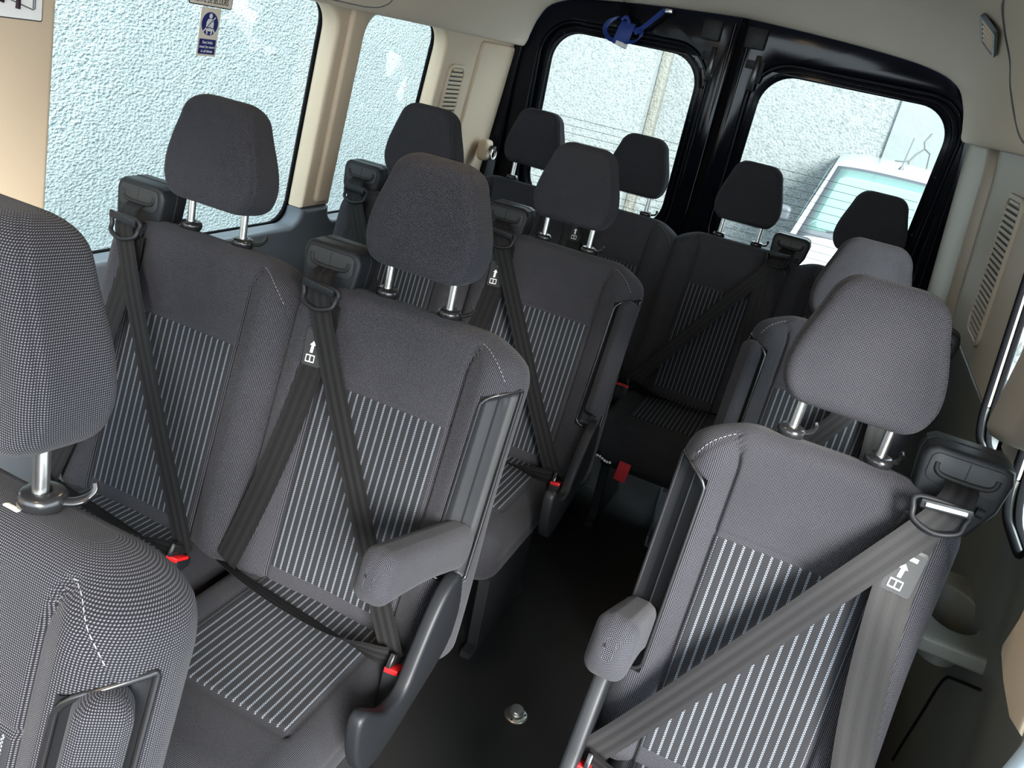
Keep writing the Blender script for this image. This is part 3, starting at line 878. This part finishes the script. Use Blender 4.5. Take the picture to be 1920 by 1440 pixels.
def seat(name, x, y, kind, label, group, arm=None, belt=None, head_dz=0.0, cover=True, detail=True, white_spot=False, single_clip=False):
    e = empty(name, (x, y, 0), label, 'seat', group)
    S = get_slab(kind); aL, aR, slot, hw, sc = VAR[kind]
    link('backrest', cached(('back', kind), lambda: S.build('backrest', vsteps(-.650, VT, .0042, .05, .04), MT['fabric'], 84, 24, 6, 5)), e)
    link('striped_panel', cached(('bstripe', kind), lambda: S.patch('striped_panel', sc-hw, sc+hw, -.600, SEAMV-.002, .0012, MT['stripe'], 60, 70)), e)
    def sts():
        pts = []
        for side in (1, -1):
            pass
        pl = []
        side = slot if slot else 1
        a = aR if side > 0 else aL
        for k in range(40):
            xx = .10+k/39*.92; sm = S.seam(side, -.04); t = sm+(a-.015-sm)*xx
            v = -.028-.055*xx*xx+.0055
            pl.append(S.P(side*t, v, .0012))
        return stitch_me('stitching', pl)
    st = link('stitching', cached(('stitch', kind), sts), e); st['kind'] = 'stuff'
    # headrest
    h = link('headrest', cached('headrest', lambda: HS.build('headrest', vsteps(0, HH, .006, .045, .03), MT['fabric'], 26, 12, 8, 8)), e, (0, 0, head_dz))
    for sx in (-1, 1):
        link('post', cached(('post', sx, head_dz), lambda: tube_me('post', [(sx*.07, -.005, 1.03-head_dz), (sx*.07, .002, 1.135)], .0078, MT['metal'], 14)), h)
        g = link('post_guide', cached('post_guide', lambda: lathe_me('post_guide', [(.019, -.010), (.0225, -.004), (.0228, .002), (.021, .007), (.017, .0095), (.0095, .0095), (.0085, .006)], MT['plastic_gloss'], 24)), e, (sx*.07, -.001, 1.056))
        if sx > 0 or kind == 'single':
            link('release_lever', cached('lever', lambda: tube_me('release_lever', catmull([(.012, .006, 0), (.024, .012, .0), (.032, .02, .003), (.036, .028, .010), (.033, .031, .016)], 4), [.006]*9+[.0045]*8, MT['plastic_gloss'], 8, flat=.7)), g)
    if white_spot:
        box('glue_spot', (.058, -.024, 1.048), (.026, .010, .008), MT['cream'], .004, parent=e)
    # cushion
    if kind not in CU: CU[kind] = cushion_slab(kind)
    C = CU[kind]
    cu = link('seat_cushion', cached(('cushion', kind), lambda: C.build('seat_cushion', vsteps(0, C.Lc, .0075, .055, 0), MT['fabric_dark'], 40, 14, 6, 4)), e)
    link('striped_panel', cached(('cstripe', kind), lambda: C.patch('striped_panel', -hw, hw, .012, .367, .0012, MT['stripe'], 50, 44)), cu)
    # steel pedestal
    ped = link('seat_base', cached('pedestal', lambda: prism_me('seat_base', [(-.19, .30), (-.56, .34), (-.54, .26), (-.24, .24)], -.17, .17, lambda a, b, h: (h, a, b), MT['steel_dark'], .01, 2)), e)
    for sx in (-.15, .15):
        link('leg', cached('leg', lambda: prism_me('leg', [(-.20, .27), (-.52, .28), (-.50, .02), (-.54, .02), (-.54, 0), (-.16, 0), (-.16, .02), (-.22, .02)], -.016, .016, lambda a, b, h: (h, a, b), MT['steel_dark'], .003, 1)), e, (sx, 0, .0))
    # armrest + slot
    if slot:
        a = aR if slot > 0 else aL
        a0 = a-.037
        def slot_patch():
            V = []; Fc = []; n1, n2 = 18, 46
            for j in range(n2+1):
                for i in range(n1+1):
                    t = -.003+.058*i/n1; v0_ = -.467; v1_ = slot_top(t)-.001
                    V.append(S.P(slot*(a0+t), v0_+(v1_-v0_)*j/n2, .0012))
            for j in range(n2):
                for i in range(n1): Fc.append((j*(n1+1)+i, j*(n1+1)+i+1, (j+1)*(n1+1)+i+1, (j+1)*(n1+1)+i))
            return mesh('slot_liner', V, Fc, MT['plastic'], True)
        def liner():
            return slot_patch()
        link('slot_liner', cached(('liner', kind), liner), e)
        def frame():
            path = []
            for (pa, pb) in rrect(-.002, .054, -.465, -.096, (.016, .012, .006, .022), 5):
                if pb > -.2: pb += .5*(max(0, min(.052, pa))-.026)
                path.append(S.P(slot*(a0+pa), pb, .0005, None, S.noslot))
            return tube_me('slot_frame', path, .0036, MT['plastic_gloss'], 8, True)
        link('slot_frame', cached(('frame', kind), frame), e)
        link('slot_rib', cached(('rib', kind), lambda: tube_me('slot_rib', [S.P(slot*(a0+.026), -.45+.34*k/10, .002) for k in range(11)], .002, MT['plastic'], 6)), e)
        if arm == 'down':
            me = cached('arm_down', arm_down_me)
            if slot < 0: me = cached('arm_down_m', lambda: mirror_me(arm_down_me(29), 'armrest'))
            o = link('armrest', me, e)
            o.location.x = (.036 if slot < 0 else -.008)
        else:
            link('armrest', cached(('arm_up', kind), lambda: arm_up_me(kind)), e)
    if cover and slot:
        def cov():
            pts = [(-.165, .615), (-.155, .54), (-.185, .475), (-.29, .43), (-.40, .395), (-.455, .41), (-.485, .47), (-.492, .54), (-.470, .555), (-.43, .52), (-.39, .49), (-.34, .488), (-.305, .54), (-.265, .60), (-.225, .640), (-.185, .648)]
            pts = [(p.x, p.z) for p in catmull([(a, 0, b) for a, b in pts], 3, True)]
            return prism_me('side_cover', pts, .250, .278, lambda a, b, h: (h, a, b), MT['plastic'], .008, 3)
        me = cached('side_cover', cov)
        if slot < 0: me = cached('side_cover_m', lambda: mirror_me(me, 'side_cover'))
        o = link('side_cover', me, e); o.location.x = (.044 if slot < 0 else -.006)
    # belts
    if belt:
        mir = belt > 0; sg = 1 if mir else -1
        hb = link('belt_housing', cached('house', house_me), e, (sg*.186, -.008, 1.062))
        link('housing_joint', cached('house_j', house_seam_me), hb)
        link('face_panel', cached('house_p', house_panel_me), hb)
        link('belt_slot', cached('house_s', house_slot_me), hb)
        link('panel_joint', cached('house_l', house_line_me), hb)
        link('cable_hole', cached('house_h', house_hole_me), hb, (sg*.036-.006, -.0325, -.018))
        sb = link('shoulder_belt', cached(('sh', mir), lambda: shoulder_me(mir)), e)
        link('belt_loop', cached(('loop', mir), lambda: loop_me(mir)), sb)
        if single_clip:
            box('loop_clip', (sg*.167, -.094, 1.054), (.070, .006, .014), MT['steel_dark'], .002, rot=Matrix.Rotation(-.10*sg, 3, 'Y'), parent=sb)
            box('clip_bar', (sg*.167, -.098, 1.0545), (.056, .004, .006), MT['paleblue'], .001, rot=Matrix.Rotation(-.10*sg, 3, 'Y'), parent=sb)
        else:
            box('loop_clip', (sg*.167, -.092, 1.054), (.072, .006, .016), MT['plastic'], .002, rot=Matrix.Rotation(-.10*sg, 3, 'Y'), parent=sb, key=('clip', sg))
        link('lap_belt', cached(('lap', mir), lambda: lap_me(mir)), e)
        tb = link('tether_belt', cached(('te', mir), lambda: tether_me(mir)), e)
        # printed warning tab on the webbing
        if detail:
            LX, LZ, LT = sg*.150, .940, -sg*.08
            def lmap(dx, dz, lift): 
                def f(a, b, h):
                    p, q = dx+a, dz+b
                    p, q = p*math.cos(LT)-q*math.sin(LT), p*math.sin(LT)+q*math.cos(LT)
                    return (LX+p, -.1075+.318*q-lift-h*.95+.0*p, LZ+q)
                return f
            lb = link('warning_label', cached(('wl', mir), lambda: plate_me('warning_label', rrect(-.022, .022, -.036, .036, .006), [], .0006, .0002, lmap(0, 0, .0008), MT['plastic_grey'], 0)), tb)
            bk = plate_me('book_icon', rrect(-.010, .010, -.007, .007, .001, 2), [rrect(-.0085, -.001, -.0052, .0052, .0008, 2), rrect(.001, .0085, -.0052, .0052, .0008, 2)], .0004, .0001, lmap(-.004, -.022, .002), MT['white'], 0)
            link('book_icon', bk, lb)
            link('arrow_icon', plate_me('arrow_icon', [(-.004, -.010), (.002, -.010), (.003, .004), (.007, .004), (.0, .012), (-.007, .004), (-.003, .004)], [], .0004, .0001, lmap(-.003, -.001, .002), MT['white'], 0), lb)
            link('bar_icon', plate_me('bar_icon', [(-.004, -.003), (.009, -.003), (.009, .003), (-.004, .003)], [], .0004, .0001, lmap(.002, .021, .002), MT['white'], 0), lb)
        # buckle
        bx = -sg*(.224 if slot > 0 else .205)
        rb = Matrix.Rotation(math.radians(-20), 3, 'X') @ Matrix.Rotation(math.radians(-sg*-6), 3, 'Y')
        b = box('buckle', (bx, -.300, .430), (.032, .040, .090), MT['plastic'], .003, rot=rb, parent=e, key=('buckle', sg))
        box('release_button', rb @ Vector((0, -.003, .0455)), (.028, .035, .010), MT['red'], .002, rot=rb, parent=b, key=('button', sg))
        box('belt_tongue', (bx+sg*.012, -.278, .482), (.010, .048, .028), MT['plastic_gloss'], .003, rot=Matrix.Rotation(math.radians(-35), 3, 'X'), parent=e, key=('tongue', sg))
    return e

Y2, Y3, Y4, XR = .850, 1.698, 2.565, .792
GD, GS, GR = 'paired seats along the left wall', 'single seats along the right wall', 'rear bench seats'
seat('passenger_seat', 0, 0, 'aisle', 'large grey woven seat at the lower left corner with its armrest folded up', GD, 'up', -1, white_spot=True)
seat('passenger_seat', -.498, Y2, 'window', 'charcoal seat by the large side window with the seat belt sticker', GD, None, -1, detail=False)
seat('passenger_seat', 0, Y2, 'aisle', 'charcoal striped aisle seat with its padded armrest folded down and red buckle', GD, 'down', -1)
seat('passenger_seat', -.498, Y3, 'window', 'charcoal window seat in front of the narrow side window, mostly hidden behind other seats', GD, None, -1, detail=False)
seat('passenger_seat', 0, Y3, 'aisle', 'charcoal striped aisle seat in the third row with its armrest folded up', GD, 'up', -1)
seat('passenger_seat', XR, Y2, 'single', 'large blue grey single seat at the right with belt crossing its striped back', GS, 'down', 1, single_clip=True)
seat('passenger_seat', XR, Y3, 'single', 'dark single seat directly behind the large right single seat, headrest pushed low', GS, 'up', 1, head_dz=-.052)
seat('rear_bench_seat', -.487, Y4, 'rear', 'dark rear bench seat in the left corner against the rear door', GR, None, None)
seat('rear_bench_seat', -.058, Y4, 'rear', 'dark rear bench seat second from the left, below the left door window', GR, None, -1)
seat('rear_bench_seat', .371, Y4, 'rear', 'dark rear bench seat third from the left with a belt across its back', GR, None, 1, detail=False)
seat('rear_bench_seat', .796, Y4, 'rear', 'dark rear bench seat in the right corner in front of the white car', GR, None, None)
# ================================================================== THINGS IN THE CABIN
# wall mounted belt of the corner seat
e = empty('wall_seat_belt', (0, 0, 0), 'black seat belt hanging from a chrome ring on the left rear pillar', 'seat belt')
cx, cy, cz = -.775, 2.80, 1.09
box('anchor_cover', (cx-.03, cy, cz+.01), (.05, .07, .09), MT['beige'], .018, 3, parent=e)
tube('belt_ring', [(cx+.012+.0*math.cos(a), cy+.026*math.cos(a), cz+.022*math.sin(a)) for a in [2*math.pi*k/16 for k in range(16)]], .006, MT['metal'], e, 8, True)
box('ring_bolt', (cx+.01, cy, cz+.022), (.024, .03, .028), MT['plastic_gloss'], .006, parent=e)
link('belt_webbing', ribbon_me('belt_webbing', [(cx+.014, cy-.004, cz-.02), (cx+.02, cy-.03, cz-.12), (cx+.03, cy-.07, cz-.35), (cx+.04, cy-.10, cz-.60)], [(.3, 1, 0), (.5, .8, 0), (.7, .7, 0), (.7, .7, 0)], .046, .0018, MT['belt'], 8), e)
link('belt_webbing', ribbon_me('belt_webbing', [(cx+.012, cy+.01, cz-.02), (cx-.01, cy-.02, cz-.2), (cx-.02, cy-.05, cz-.45)], [(.2, 1, 0), (.3, 1, 0), (.3, 1, 0)], .044, .0018, MT['belt'], 8), e)

# blue strap under the headliner
e = empty('blue_strap', (0, 0, 0), 'blue webbing strap with white label hanging above the left rear window', 'strap')
ys_ = 2.865
def sp(*pp): return [Vector((x_, ys_+dy, z_)) for x_, z_, dy in pp]
link('strap_end', ribbon_me('strap_end', sp((-.345, 1.775, .01), (-.35, 1.74, 0), (-.352, 1.71, 0)), [(1, .1, .1)]*3, .034, .003, MT['seal'], 6), e)
link('strap_loop', ribbon_me('strap_loop', sp((-.36, 1.722, 0), (-.392, 1.70, -.01), (-.405, 1.668, -.015), (-.385, 1.640, -.01), (-.355, 1.632, 0)), [(.5, .8, .3), (.5, .8, 0), (.5, .8, 0), (.3, .8, .5), (0, .8, .6)], .024, .003, MT['blue'], 8), e)
bp = link('strap_body', ribbon_me('strap_body', sp((-.318, 1.708, 0), (-.322, 1.68, -.008), (-.328, 1.65, -.008), (-.336, 1.618, 0)), [(1, 0, .1)]*4, .062, .006, MT['blue'], 6), e)
box('strap_label', (-.325, ys_-.0125, 1.625), (.048, .002, .016), MT['white'], .0005, rot=Matrix.Rotation(.16, 3, 'Y'), parent=bp)
link('strap_tail', ribbon_me('strap_tail', sp((-.33, 1.632, -.005), (-.275, 1.645, -.01), (-.255, 1.67, -.01), (-.265, 1.692, -.005), (-.29, 1.688, 0)), [(.3, .6, .7)]*5, .02, .003, MT['blue'], 8), e)
link('strap_tail', ribbon_me('strap_tail', sp((-.285, 1.675, -.005), (-.25, 1.705, -.006), (-.215, 1.745, 0), (-.19, 1.778, .015)), [(.6, .6, -.4)]*4, .02, .003, MT['blue'], 8), e)
tube('strap_knot', catmull(sp((-.345, 1.712, -.01), (-.33, 1.725, -.012), (-.315, 1.712, -.012), (-.31, 1.70, -.01)), 5), .007, MT['blue'], e, 8)
box('strap_anchor', (-.175, ys_+.02, 1.776), (.03, .02, .016), MT['metal'], .004, parent=e)

# floor stud
e = empty('floor_anchor', (.353, 1.059, 0), 'round polished metal floor anchor with raised knob in the black aisle floor', 'floor anchor')
link('anchor_plate', lathe_me('anchor_plate', [(.030, 0.0), (.030, .002), (.027, .0035), (.018, .0035)], MT['metal'], 32), e)
link('anchor_knob', lathe_me('anchor_knob', [(.010, .003), (.010, .008), (.0175, .010), (.0175, .020), (.016, .0215), (.0005, .0218)], MT['metal'], 32), e)
for k in range(3):
    a = 2*math.pi*k/3+.4
    link('screw', lathe_me('screw', [(.003, .003), (.003, .0045), (.001, .004)], MT['steel_dark'], 8), e, (.0235*math.cos(a), .0235*math.sin(a), 0))
# floor rail bracket
e = empty('floor_bracket', (.415, 2.27, 0), 'dark slotted steel bracket standing on the floor beside the rear bench', 'bracket')
rz = Matrix.Rotation(math.radians(6), 3, 'Z')
hol = [rrect(-.175, -.125, .012, .03, .008, 4), rrect(.12, .17, .012, .03, .008, 4)]
link('bracket_plate', plate_me('bracket_plate', rrect(-.22, .22, .001, .042, .004, 3), hol, .004, .001, lambda a, b, h: rz @ Vector((h, a, b)), MT['slate'], 1), e)
link('bracket_foot', plate_me('bracket_foot', rrect(-.22, .22, 0, .03, .004, 3), [], .002, .0005, lambda a, b, h: rz @ Vector((b, a, .002+h)), MT['slate'], 1), e)
# pull tabs of the rear bench
e = empty('red_pull_tab', (0, 0, 0), 'small dark red fabric pull tab below the front of the rear bench', 'pull tab')
link('tab', ribbon_me('tab', [(.31, Y4-.66, .36), (.308, Y4-.668, .33), (.305, Y4-.672, .295)], [(1, 0, 0)]*3, .040, .003, MT['red_dark'], 4), e)
e = empty('white_cord', (0, 0, 0), 'short beaded pale cord under the front edge of the rear bench', 'cord')
for k in range(7):
    bm = bmesh.new(); bmesh.ops.create_uvsphere(bm, u_segments=8, v_segments=6, radius=.0048)
    o = link('bead', from_bm('bead', bm, MT['white']) if k == 0 else o.data, e, (.20+k*.0095, Y4-.655, .345-.001*k+.004*math.sin(k)))

# ---- signs
def sign_map(y0, z0, off, xf=wl):
    # flat sign facing the cabin on the left side: a to the right in view (= +y), b up
    return lambda a, b, h: (xf(z0+b)+off+h, y0+a, z0+b)
e = empty('seat_belt_sticker', (0, 0, 0), 'blue and cream seat belt sticker on the large side window', 'sticker')
GO = -.064
m0 = sign_map(1.216, 1.421, GO)
link('sticker_sheet', plate_me('sticker_sheet', rrect(-.033, .033, -.059, .056, .002, 2), [], .0005, .0001, m0, MT['cream'], 0), e)
link('blue_disc', plate_me('blue_disc', [(.0275*math.cos(2*math.pi*k/32), .0185+.0275*math.sin(2*math.pi*k/32)) for k in range(32)], [], .0004, .0001, sign_map(1.216, 1.421, GO+.0008), MT['navy'], 0), e)
m1 = sign_map(1.216, 1.421, GO+.0014)
def pic(name, pts, mt=MT['white'], mp=m1): return link(name, plate_me(name, pts, [], .0003, .0001, mp, mt, 0), e)
pic('figure_head', [(.0055*math.cos(2*math.pi*k/16), .037+.006*math.sin(2*math.pi*k/16)) for k in range(16)])
pic('figure_body', [(-.012, .008), (.012, .008), (.0125, .020), (.008, .030), (-.007, .030), (-.012, .022)])
pic('figure_legs', [(-.012, .0075), (.012, .0075), (.0085, -.006), (.004, -.006), (.0065, .001), (-.0065, .001), (-.004, -.006), (-.0085, -.006)])
pic('figure_arm', [(-.022, .0), (-.0125, .009), (-.0105, .007), (-.020, -.003)])
pic('figure_arm', [(.020, -.001), (.0125, .009), (.0105, .006), (.0175, -.004)])
pic('belt_upper', [(.0085, .029), (.015, .036), (.017, .034), (.0105, .027)])
m2 = sign_map(1.216, 1.421, GO+.0019)
pic('belt_line', [(-.0125, .0085), (-.0105, .0075), (.0095, .0285), (.0075, .0295)], MT['navy'], m2)
pic('lap_line', [(-.0125, .0065), (0, .0095), (.0125, .0065), (.0125, .0085), (0, .0115), (-.0125, .0085)], MT['navy'], m2)
pic('text_panel', rrect(-.028, .028, -.054, -.018, .0015, 2), MT['navy'], sign_map(1.216, 1.421, GO+.0008))
for k, s_ in enumerate(('Seat belts', 'must be worn', 'at all times')):
    zz = -.026-k*.0105
    link('sticker_text', text_me('sticker_text', s_, .0098, MT['white'], sign_map(1.216, 1.421+zz, GO+.0014), sx=.92, bold=.00012), e)
e = empty('emergency_exit_sticker', (0, 0, 0), 'cream emergency exit sticker with black lettering at the top of the window', 'sticker')
m0 = sign_map(1.212, 1.516, GO)
link('sticker_sheet', plate_me('sticker_sheet', rrect(-.072, .072, -.037, .030, .003, 3), [], .0005, .0001, m0, MT['ink'], 0), e)
link('sticker_face', plate_me('sticker_face', rrect(-.0695, .0695, -.0345, .0275, .002, 3), [], .0004, .0001, sign_map(1.212, 1.516, GO+.0008), MT['cream'], 0), e)
for k, s_ in enumerate(('SALIDA DE EMERGENCIA', 'SORTIE DE SECOURS')):
    link('sticker_text', text_me('sticker_text', s_, .0205, MT['ink'], sign_map(1.212, 1.516-.0-k*.0225, GO+.0014), sx=(.50 if k == 0 else .60), bold=.0002), e)
# running figure sign on the pillar
e = empty('exit_sign', (0, 0, 0), 'white running figure exit sign with dark border on the beige pillar, top left', 'sign')
PO = .001
c0 = (.640, 1.455)
def sm(d): return sign_map(c0[0], c0[1], PO+d)
link('sign_border', plate_me('sign_border', rrect(-.085, .071, -.052, .075, .004, 3), [], .0006, .0001, sm(0), MT['ink'], 0), e)
link('sign_face', plate_me('sign_face', rrect(-.083, .069, -.050, .073, .003, 3), [], .0005, .0001, sm(.0008), MT['white'], 0), e)
def limb(name, pl, w, mt=MT['ink'], d=.0018):
    P = [sm(d)(a, b, 0) for a, b in pl]
    return tube(name, P, w, mt, e, 8)
# figure laid out from the pillar view
limb('figure_leg', [(-.010, .010), (.020, -.010), (.019, -.033)], .0048)
limb('figure_leg', [(-.016, .008), (-.007, -.010), (-.011, -.022), (-.028, -.016)], .0052)
limb('figure_arm', [(.022, .020), (.034, .002), (.039, -.005)], .004)
limb('figure_torso', [(-.012, .010), (.002, .036)], .009)
limb('figure_arm', [(.0, .036), (-.02, .026)], .004)
link('figure_head', plate_me('figure_head', [(.010+.008*math.cos(2*math.pi*k/16), .053+.008*math.sin(2*math.pi*k/16)) for k in range(16)], [], .0004, .0001, sm(.0016), MT['ink'], 0), e)
limb('door_outline', [(.000, -.018), (.050, -.032), (.054, -.030), (.054, .06)], .0011, MT['grey_trim'])
limb('door_outline', [(.050, -.030), (.050, .06)], .0011, MT['grey_trim'])
link('arrow_head', plate_me('arrow_head', [(.040, .012), (.066, .018), (.055, .004)], [], .0004, .0001, sm(.0016), MT['ink'], 0), e)

# ================================================================== OUTSIDE
gr = box('ground', (2, 3, -.66), (60, 60, .1), MT['tarmac'], 0); gr['kind'] = 'structure'
wo = box('boundary_wall_side', (-4.2, 1.0, 2.9), (.4, 15.2, 7.2), MT['roughcast'], 0); wo['kind'] = 'structure'  # unseen upper part built extra tall to block sky light
wb = box('boundary_wall_rear', (4, 10.2, 1.4), (16, .4, 4.2), MT['roughcast_rear'], 0); wb['kind'] = 'structure'
wp = box('wall_pier', (-4.2, 9.9, 1.4), (4.6, .5, 4.2), MT['roughcast_rear'], .01); wp['kind'] = 'structure'
ws = box('wall_pier_return', (-1.84, 9.95, 1.4), (.11, .2, 4.2), MT['tan'], .01); ws['kind'] = 'structure'
wc = empty('concrete_panel', (0, 0, 0)); wc['kind'] = 'structure'
box('panel', (4.4, 10.0, 1.4), (7.0, .08, 4.2), MT['concrete'], .01, parent=wc)
random.seed(4)
def crack(pts):
    link('crack', tube_me('crack', [(x_, 9.957, z_) for x_, z_ in pts], .007, MT['crack'], 5), wc)
crack([(1.32, 1.55), (1.28, 1.45), (1.31, 1.38), (1.24, 1.30), (1.20, 1.22), (1.14, 1.20), (1.06, 1.19)])
crack([(1.20, 1.22), (1.22, 1.10), (1.19, 1.0), (1.27, .92), (1.40, .90), (1.55, .86)])
crack([(1.31, 1.38), (1.38, 1.34), (1.40, 1.2), (1.42, 1.05)])

def car_tree(name, label, x, y, aer=True):
    e = empty(name, (x, y, -.61), label, 'car', 'white cars parked outside')
    # stations along the length (y=0 at the nose), section polylines
    def sect(yy):
        # half width, sill height, belt height / bonnet height
        nose = 1-sst(0, .35, yy)
        hw_ = .86-.16*nose*nose
        top = 0.78 + .26*sst(.05, .95, yy)
        return hw_, top
    V = []; Fc = []; st = [0, .03, .09, .18, .3, .5, .7, .9, 1.1, 1.4, 2.0, 2.8, 3.5, 4.0, 4.15]
    for yy in st:
        h_, t_ = sect(yy)
        if yy < .1: lo = .26
        else: lo = .22
        row = [(0, t_), (h_*.45, t_-.005), (h_*.75, t_-.03), (h_*.93, t_-.085), (h_*.99, t_-.2), (h_, t_-.35), (h_*.98, lo+.12), (h_*.93, lo)]
        V += [(-a, yy, b) for a, b in reversed(row)] + [(a, yy, b) for a, b in row[1:]]
    n_ = 15
    for i in range(len(st)-1):
        for k in range(n_-1): Fc.append((i*n_+k, i*n_+k+1, (i+1)*n_+k+1, (i+1)*n_+k))
    Fc.append(tuple(range(n_))); Fc.append(tuple((len(st)-1)*n_+k for k in range(n_-1, -1, -1)))
    for i in range(len(st)-1): Fc.append((i*n_, (i+1)*n_, (i+1)*n_+n_-1, i*n_+n_-1))
    bd = link('body', mesh('body', V, Fc, MT['carwhite'], True, angle=45), e)
    # cabin
    def cab(yy): # half width at roof, height
        return sst(.9, 1.75, yy)
    V = []; Fc = []
    cs = [.88, 1.05, 1.25, 1.45, 1.62, 1.75, 1.95, 2.4, 3.2, 3.9, 4.1]
    for yy in cs:
        t = min(1, (yy-.88)/.86); z = 1.0+.74*(t if t < 1 else 1); z += .06*math.sin(math.pi*min(1, max(0, (yy-1.6)/2.6)))
        wr_ = .80-.17*min(1, t)
        row = [(0, z), (wr_*.55, z-.008), (wr_*.85, z-.03), (wr_, z-.075*max(.2, t)), (.80, 1.0-.06), (.82, .9)]
        V += [(-a, yy, b) for a, b in reversed(row)] + [(a, yy, b) for a, b in row[1:]]
    n_ = 11
    for i in range(len(cs)-1):
        for k in range(n_-1): Fc.append((i*n_+k, i*n_+k+1, (i+1)*n_+k+1, (i+1)*n_+k))
    Fc.append(tuple((len(cs)-1)*n_+k for k in range(n_-1, -1, -1))); Fc.append(tuple(range(n_)))
    link('cabin', mesh('cabin', V, Fc, MT['carwhite'], True, angle=45), e)
    # windscreen: slightly proud of the cabin's sloping front
    def scr(u, t, off):
        yy = .88+.86*t; z = 1.0+.74*t
        w_ = (.80-.17*t)*u
        return Vector((w_, yy-.65*off, z-.03*abs(u)**3*1.2+.76*off))
    def panel(nm, t0, t1, u0, u1, off, mat, th):
        V = []; Fc = []; N = 12
        for j in range(7):
            t = t0+(t1-t0)*j/6
            for i in range(N+1):
                u = u0+(u1-u0)*i/N; V.append(scr(u, t, off))
        for j in range(6):
            for i in range(N): Fc.append((j*(N+1)+i, j*(N+1)+i+1, (j+1)*(N+1)+i+1, (j+1)*(N+1)+i))
        me = mesh(nm, V, Fc, mat, True); o = link(nm, me, e)
        md_ = o.modifiers.new('t', 'SOLIDIFY'); md_.thickness = th; return o
    panel('screen_surround', .02, .93, -.93, .93, .012, MT['carblack'], .006)
    panel('windscreen', .10, .89, -.86, .86, .017, MT['carglass'], .004)
    # side windows
    for s_ in (-1, 1):
        pts = [(1.35, 1.06), (1.78, 1.58), (2.5, 1.64), (2.5, 1.06)]
        link('side_window', prism_me('side_window', pts, -.006, .006, lambda a, b, h: (s_*(.815-.17*max(0, (b-1.0)/.74)+h), a, b), MT['carglass'], .003, 1), e)
        mir = link('door_mirror', cached('car_mirror', lambda: Slab(lambda u, v, w: Vector((u, -w, v)), lambda v: (.10-rnd(v-.11, .05)-rnd(.05-v, .05)*.7,)*2, lambda v: (.05-rnd(v-.12, .04)*.8-rnd(.04-v, .04)*.8, .04), .03, lambda a, b: 0).build('door_mirror', vsteps(0, .16, .02, .05, .04), MT['carblack'], 5, 4, 3, 3)), e, (s_*.97, 1.16, 1.05))
        hl = link('headlamp', cached(('hl', s_), lambda: prism_me('headlamp', [(s_*a, b) for a, b in ((.42, .70), (.66, .68), (.76, .74), (.77, .93), (.70, .97), (.56, .88), (.42, .78))], -.02, .16, lambda a, b, h: (a, h+.02+.16*max(0, abs(a)-.5)+.35*max(0, b-.74), b), MT['lens'], .01, 2)), e)
        link('indicator', cached('ind', lambda: lathe_me('indicator', [(.03, 0), (.032, .01), (.02, .02)], MT['amber'], 14)), hl, (s_*.68, .06, .86)).rotation_euler = (math.pi/2, 0, 0)
        o = link('reflector', cached('refl', lambda: lathe_me('reflector', [(.06, 0), (.062, .008), (.05, .012), (.02, .004)], MT['metal'], 20)), hl, (s_*.60, .035, .79)); o.rotation_euler = (math.pi/2, 0, 0)
        for yy in (.78, 3.3):
            w_ = link('wheel', cached('wheel', lambda: lathe_me('wheel', [(.16, -.09), (.28, -.10), (.31, -.08), (.31, .08), (.28, .10), (.20, .085), (.18, .07), (.05, .08)], MT['carblack'], 28)), e, (s_*.76, yy, .31))
            w_.rotation_euler = (0, s_*math.pi/2, 0)
    link('grille', prism_me('grille', rrect(-.34, .34, .66, .74, .02, 3), -.02, .03, lambda a, b, h: (a, h, b), MT['carblack'], .004, 1), e)
    link('bumper', prism_me('bumper', rrect(-.72, .72, .30, .56, .06, 4), -.05, .2, lambda a, b, h: (a, h+.16*max(0, abs(a)-.4), b), MT['carblack'], .02, 2), e)
    for k in (-.3, .3):
        link('wiper', tube_me('wiper', [scr(k-.3, .10, .03), scr(k+.15, .16, .03)], .008, MT['carblack'], 6), e)
    if aer:
        a = link('aerial_base', lathe_me('aerial_base', [(.03, 0), (.022, .03), (.012, .05)], MT['carblack'], 12), e, (.0, 1.86, 1.745))
        link('aerial', tube_me('aerial', [(0, 0, .03), (.02, .14, .34)], .006, MT['carblack'], 6), a)
    return e
car_tree('parked_car', 'white parked car with roof aerial seen through the right rear window', 1.10, 7.05)
car_tree('parked_car', 'white parked car glimpsed through the side window at the right edge', 2.25, 7.15).rotation_euler.z = -math.pi/2
